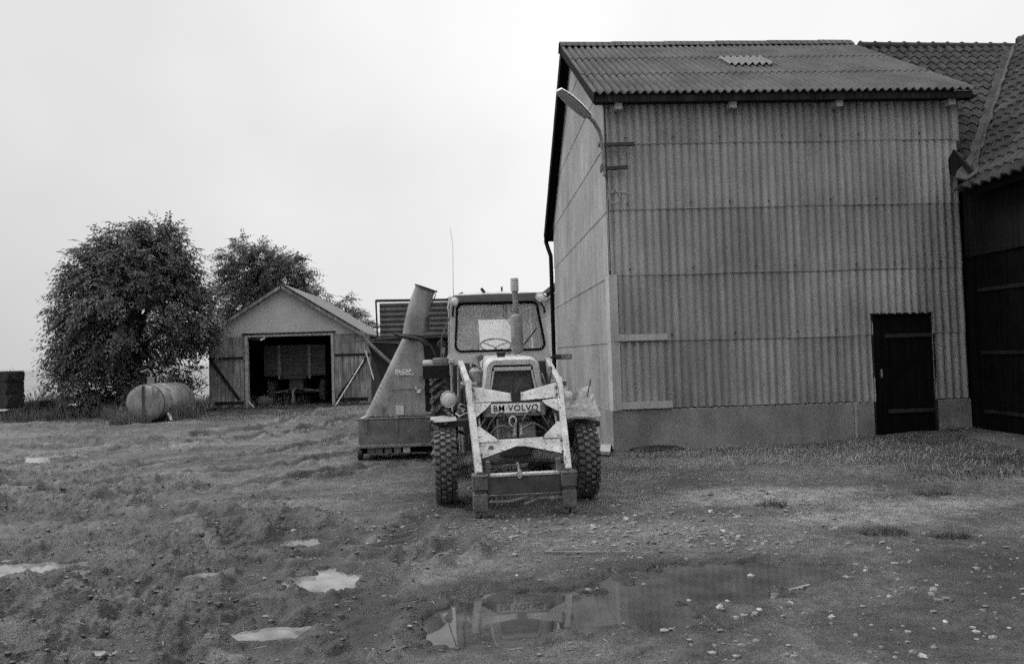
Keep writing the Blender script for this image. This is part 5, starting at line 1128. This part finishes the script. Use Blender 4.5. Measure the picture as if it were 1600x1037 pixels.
# gravel
mb = MB(); rg = random.Random(10)
def peb(x, y, r, sd): mb.blob((x, y, gzf(x, y)+r*.15), (r, r*rg.uniform(.6,1), r*rg.uniform(.4,.7)), .22, 5, sd)
for (cx, cy, rx, ry, n) in ((1.4,6.2,1.3,.8,900), (3.0,7.4,1.4,.6,420), (.2,6.6,1.4,.5,300), (2.4,9.6,1.0,.8,260), (1.8,4.0,2.2,.9,420), (-1.5,8.5,3,1.5,500), (3.6,5.0,1.3,1.5,300), (-4,7,2.5,2,260)):
    for i in range(n):
        x = rg.gauss(cx, rx*.6); y = max(2.4, rg.gauss(cy, ry*.6)); peb(x, y, min(.03, .006+rg.expovariate(140)), i)
o = mb.build('gravel', M['pebble'], smooth=60); tag(o, 'small gravel stones strewn over the yard', None, None, 'stuff')
mb = MB(); rg = random.Random(31); pts_ = []
while len(pts_) < 6500:
    y = 2.6+rg.random()**1.3*15; x = rg.uniform(-.72*y-.5, min(2.5, .3*y))
    p = float(_MZ[int(min(649, max(0, (y-1.5)/32.5*650))), int(min(639, max(0, (x+20)/32*640)))])
    if rg.random() < .05+.95*p: pts_.append((x, y))
pz_ = ground(np.array([p[0] for p in pts_]), np.array([p[1] for p in pts_]))[0]
for cnt, ((x, y), z) in enumerate(zip(pts_, pz_)):
    r0 = min(.024, .004+rg.expovariate(190)); mb.blob((x, y, z-r0*.12), (r0*rg.uniform(.8,1.4), r0*rg.uniform(.7,1.2), r0*rg.uniform(.6,.95)), .35, 5, cnt)
o = mb.build('mud', M['mudclod']); tag(o, 'churned clods of dark mud over the wheel ruts', None, None, 'stuff')
# larger pale stones, each a thing
STN = [(1.86,5.05,.030,0),(1.30,4.62,.022,0),(1.53,4.57,.022,0),(1.42,4.38,.026,0),(1.63,4.30,.020,0),(1.86,4.40,.022,0),(1.98,4.13,.024,0),(2.62,4.95,.022,0),(2.48,4.42,.018,0),
       (2.05,6.15,.034,1),(2.12,6.0,.028,1),(1.0,6.55,.03,1),(2.35,6.65,.035,1),(2.2,6.95,.03,1),(1.35,6.8,.03,1),(3.0,6.12,.026,1),(3.1,5.5,.018,1),(3.28,5.42,.018,1),(2.55,3.98,.020,1),(2.15,3.55,.026,1),(2.62,3.45,.024,1),(3.1,3.5,.026,1),(1.86,3.3,.020,1),(2.4,3.3,.020,1),(1.6,3.3,.022,1),(-.85,6.3,.02,1),(-.75,6.28,.02,1),(-.15,5.85,.022,1),(.25,5.2,.016,1),(-.93,5.05,.015,1),(-4.4,6.9,.022,1),(-3.6,7.2,.02,1),(3.3,4.2,.02,1),(2.9,4.6,.018,1)]
for i, (x, y, r, k) in enumerate(STN):
    o = MB().blob((0,0,0), (r*.95, r*.75, r*.55), .3, 7, i).build('stone', M['stone']); o.location = (x, y, max(gzf(x, y), -.035)+r*.15); o.rotation_euler = (.3*(i%3-1), .25*(i%2), i*1.3)
    tag(o, ['pale stone at the edge of the long puddle', 'pale stone lying loose on the gravel yard'][k], 'stone', ['pale stones along the puddle', 'pale stones on the yard'][k])
tag(MB().tube([(.50,5.74,gzf(.5,5.74)+.02),(.8,5.67,gzf(.8,5.67)+.02),(1.16,5.60,gzf(1.16,5.6)+.02)], [.007,.006,.004], 5).build('twig', M['straw']), 'long thin straight twig on gravel in front of the loader', 'twig')
tag(MB().tube([(1.98,4.70,-.02),(2.12,4.73,-.005),(2.17,4.745,-.01),(2.21,4.73,-.015)], [.005,.006,.004,.003], 6).build('forked_stick', M['stone']), 'short white bent stick at the end of the long puddle', 'stick')
tag(MB().box(5.93,5.96,FY-.055,FY-.03,0.05,.60).build('stake', M['flashing']), 'thin pale stake against the plinth near the small door', 'stake')
tag(MB().bar((1.85,10.9,.04),(2.0,11.6,.06),.22,.05).build('board', M['pale_wood']), 'pale board lying by the barn corner behind the wheel', 'board')

o = MB().blob((2.75, FY-.10, .0), (.42, .16, .085), .2, 14, 21).build('dirt_heap', M['soil'], smooth=60); tag(o, 'low heap of dark soil against the plinth near the corner', None, None, 'stuff')
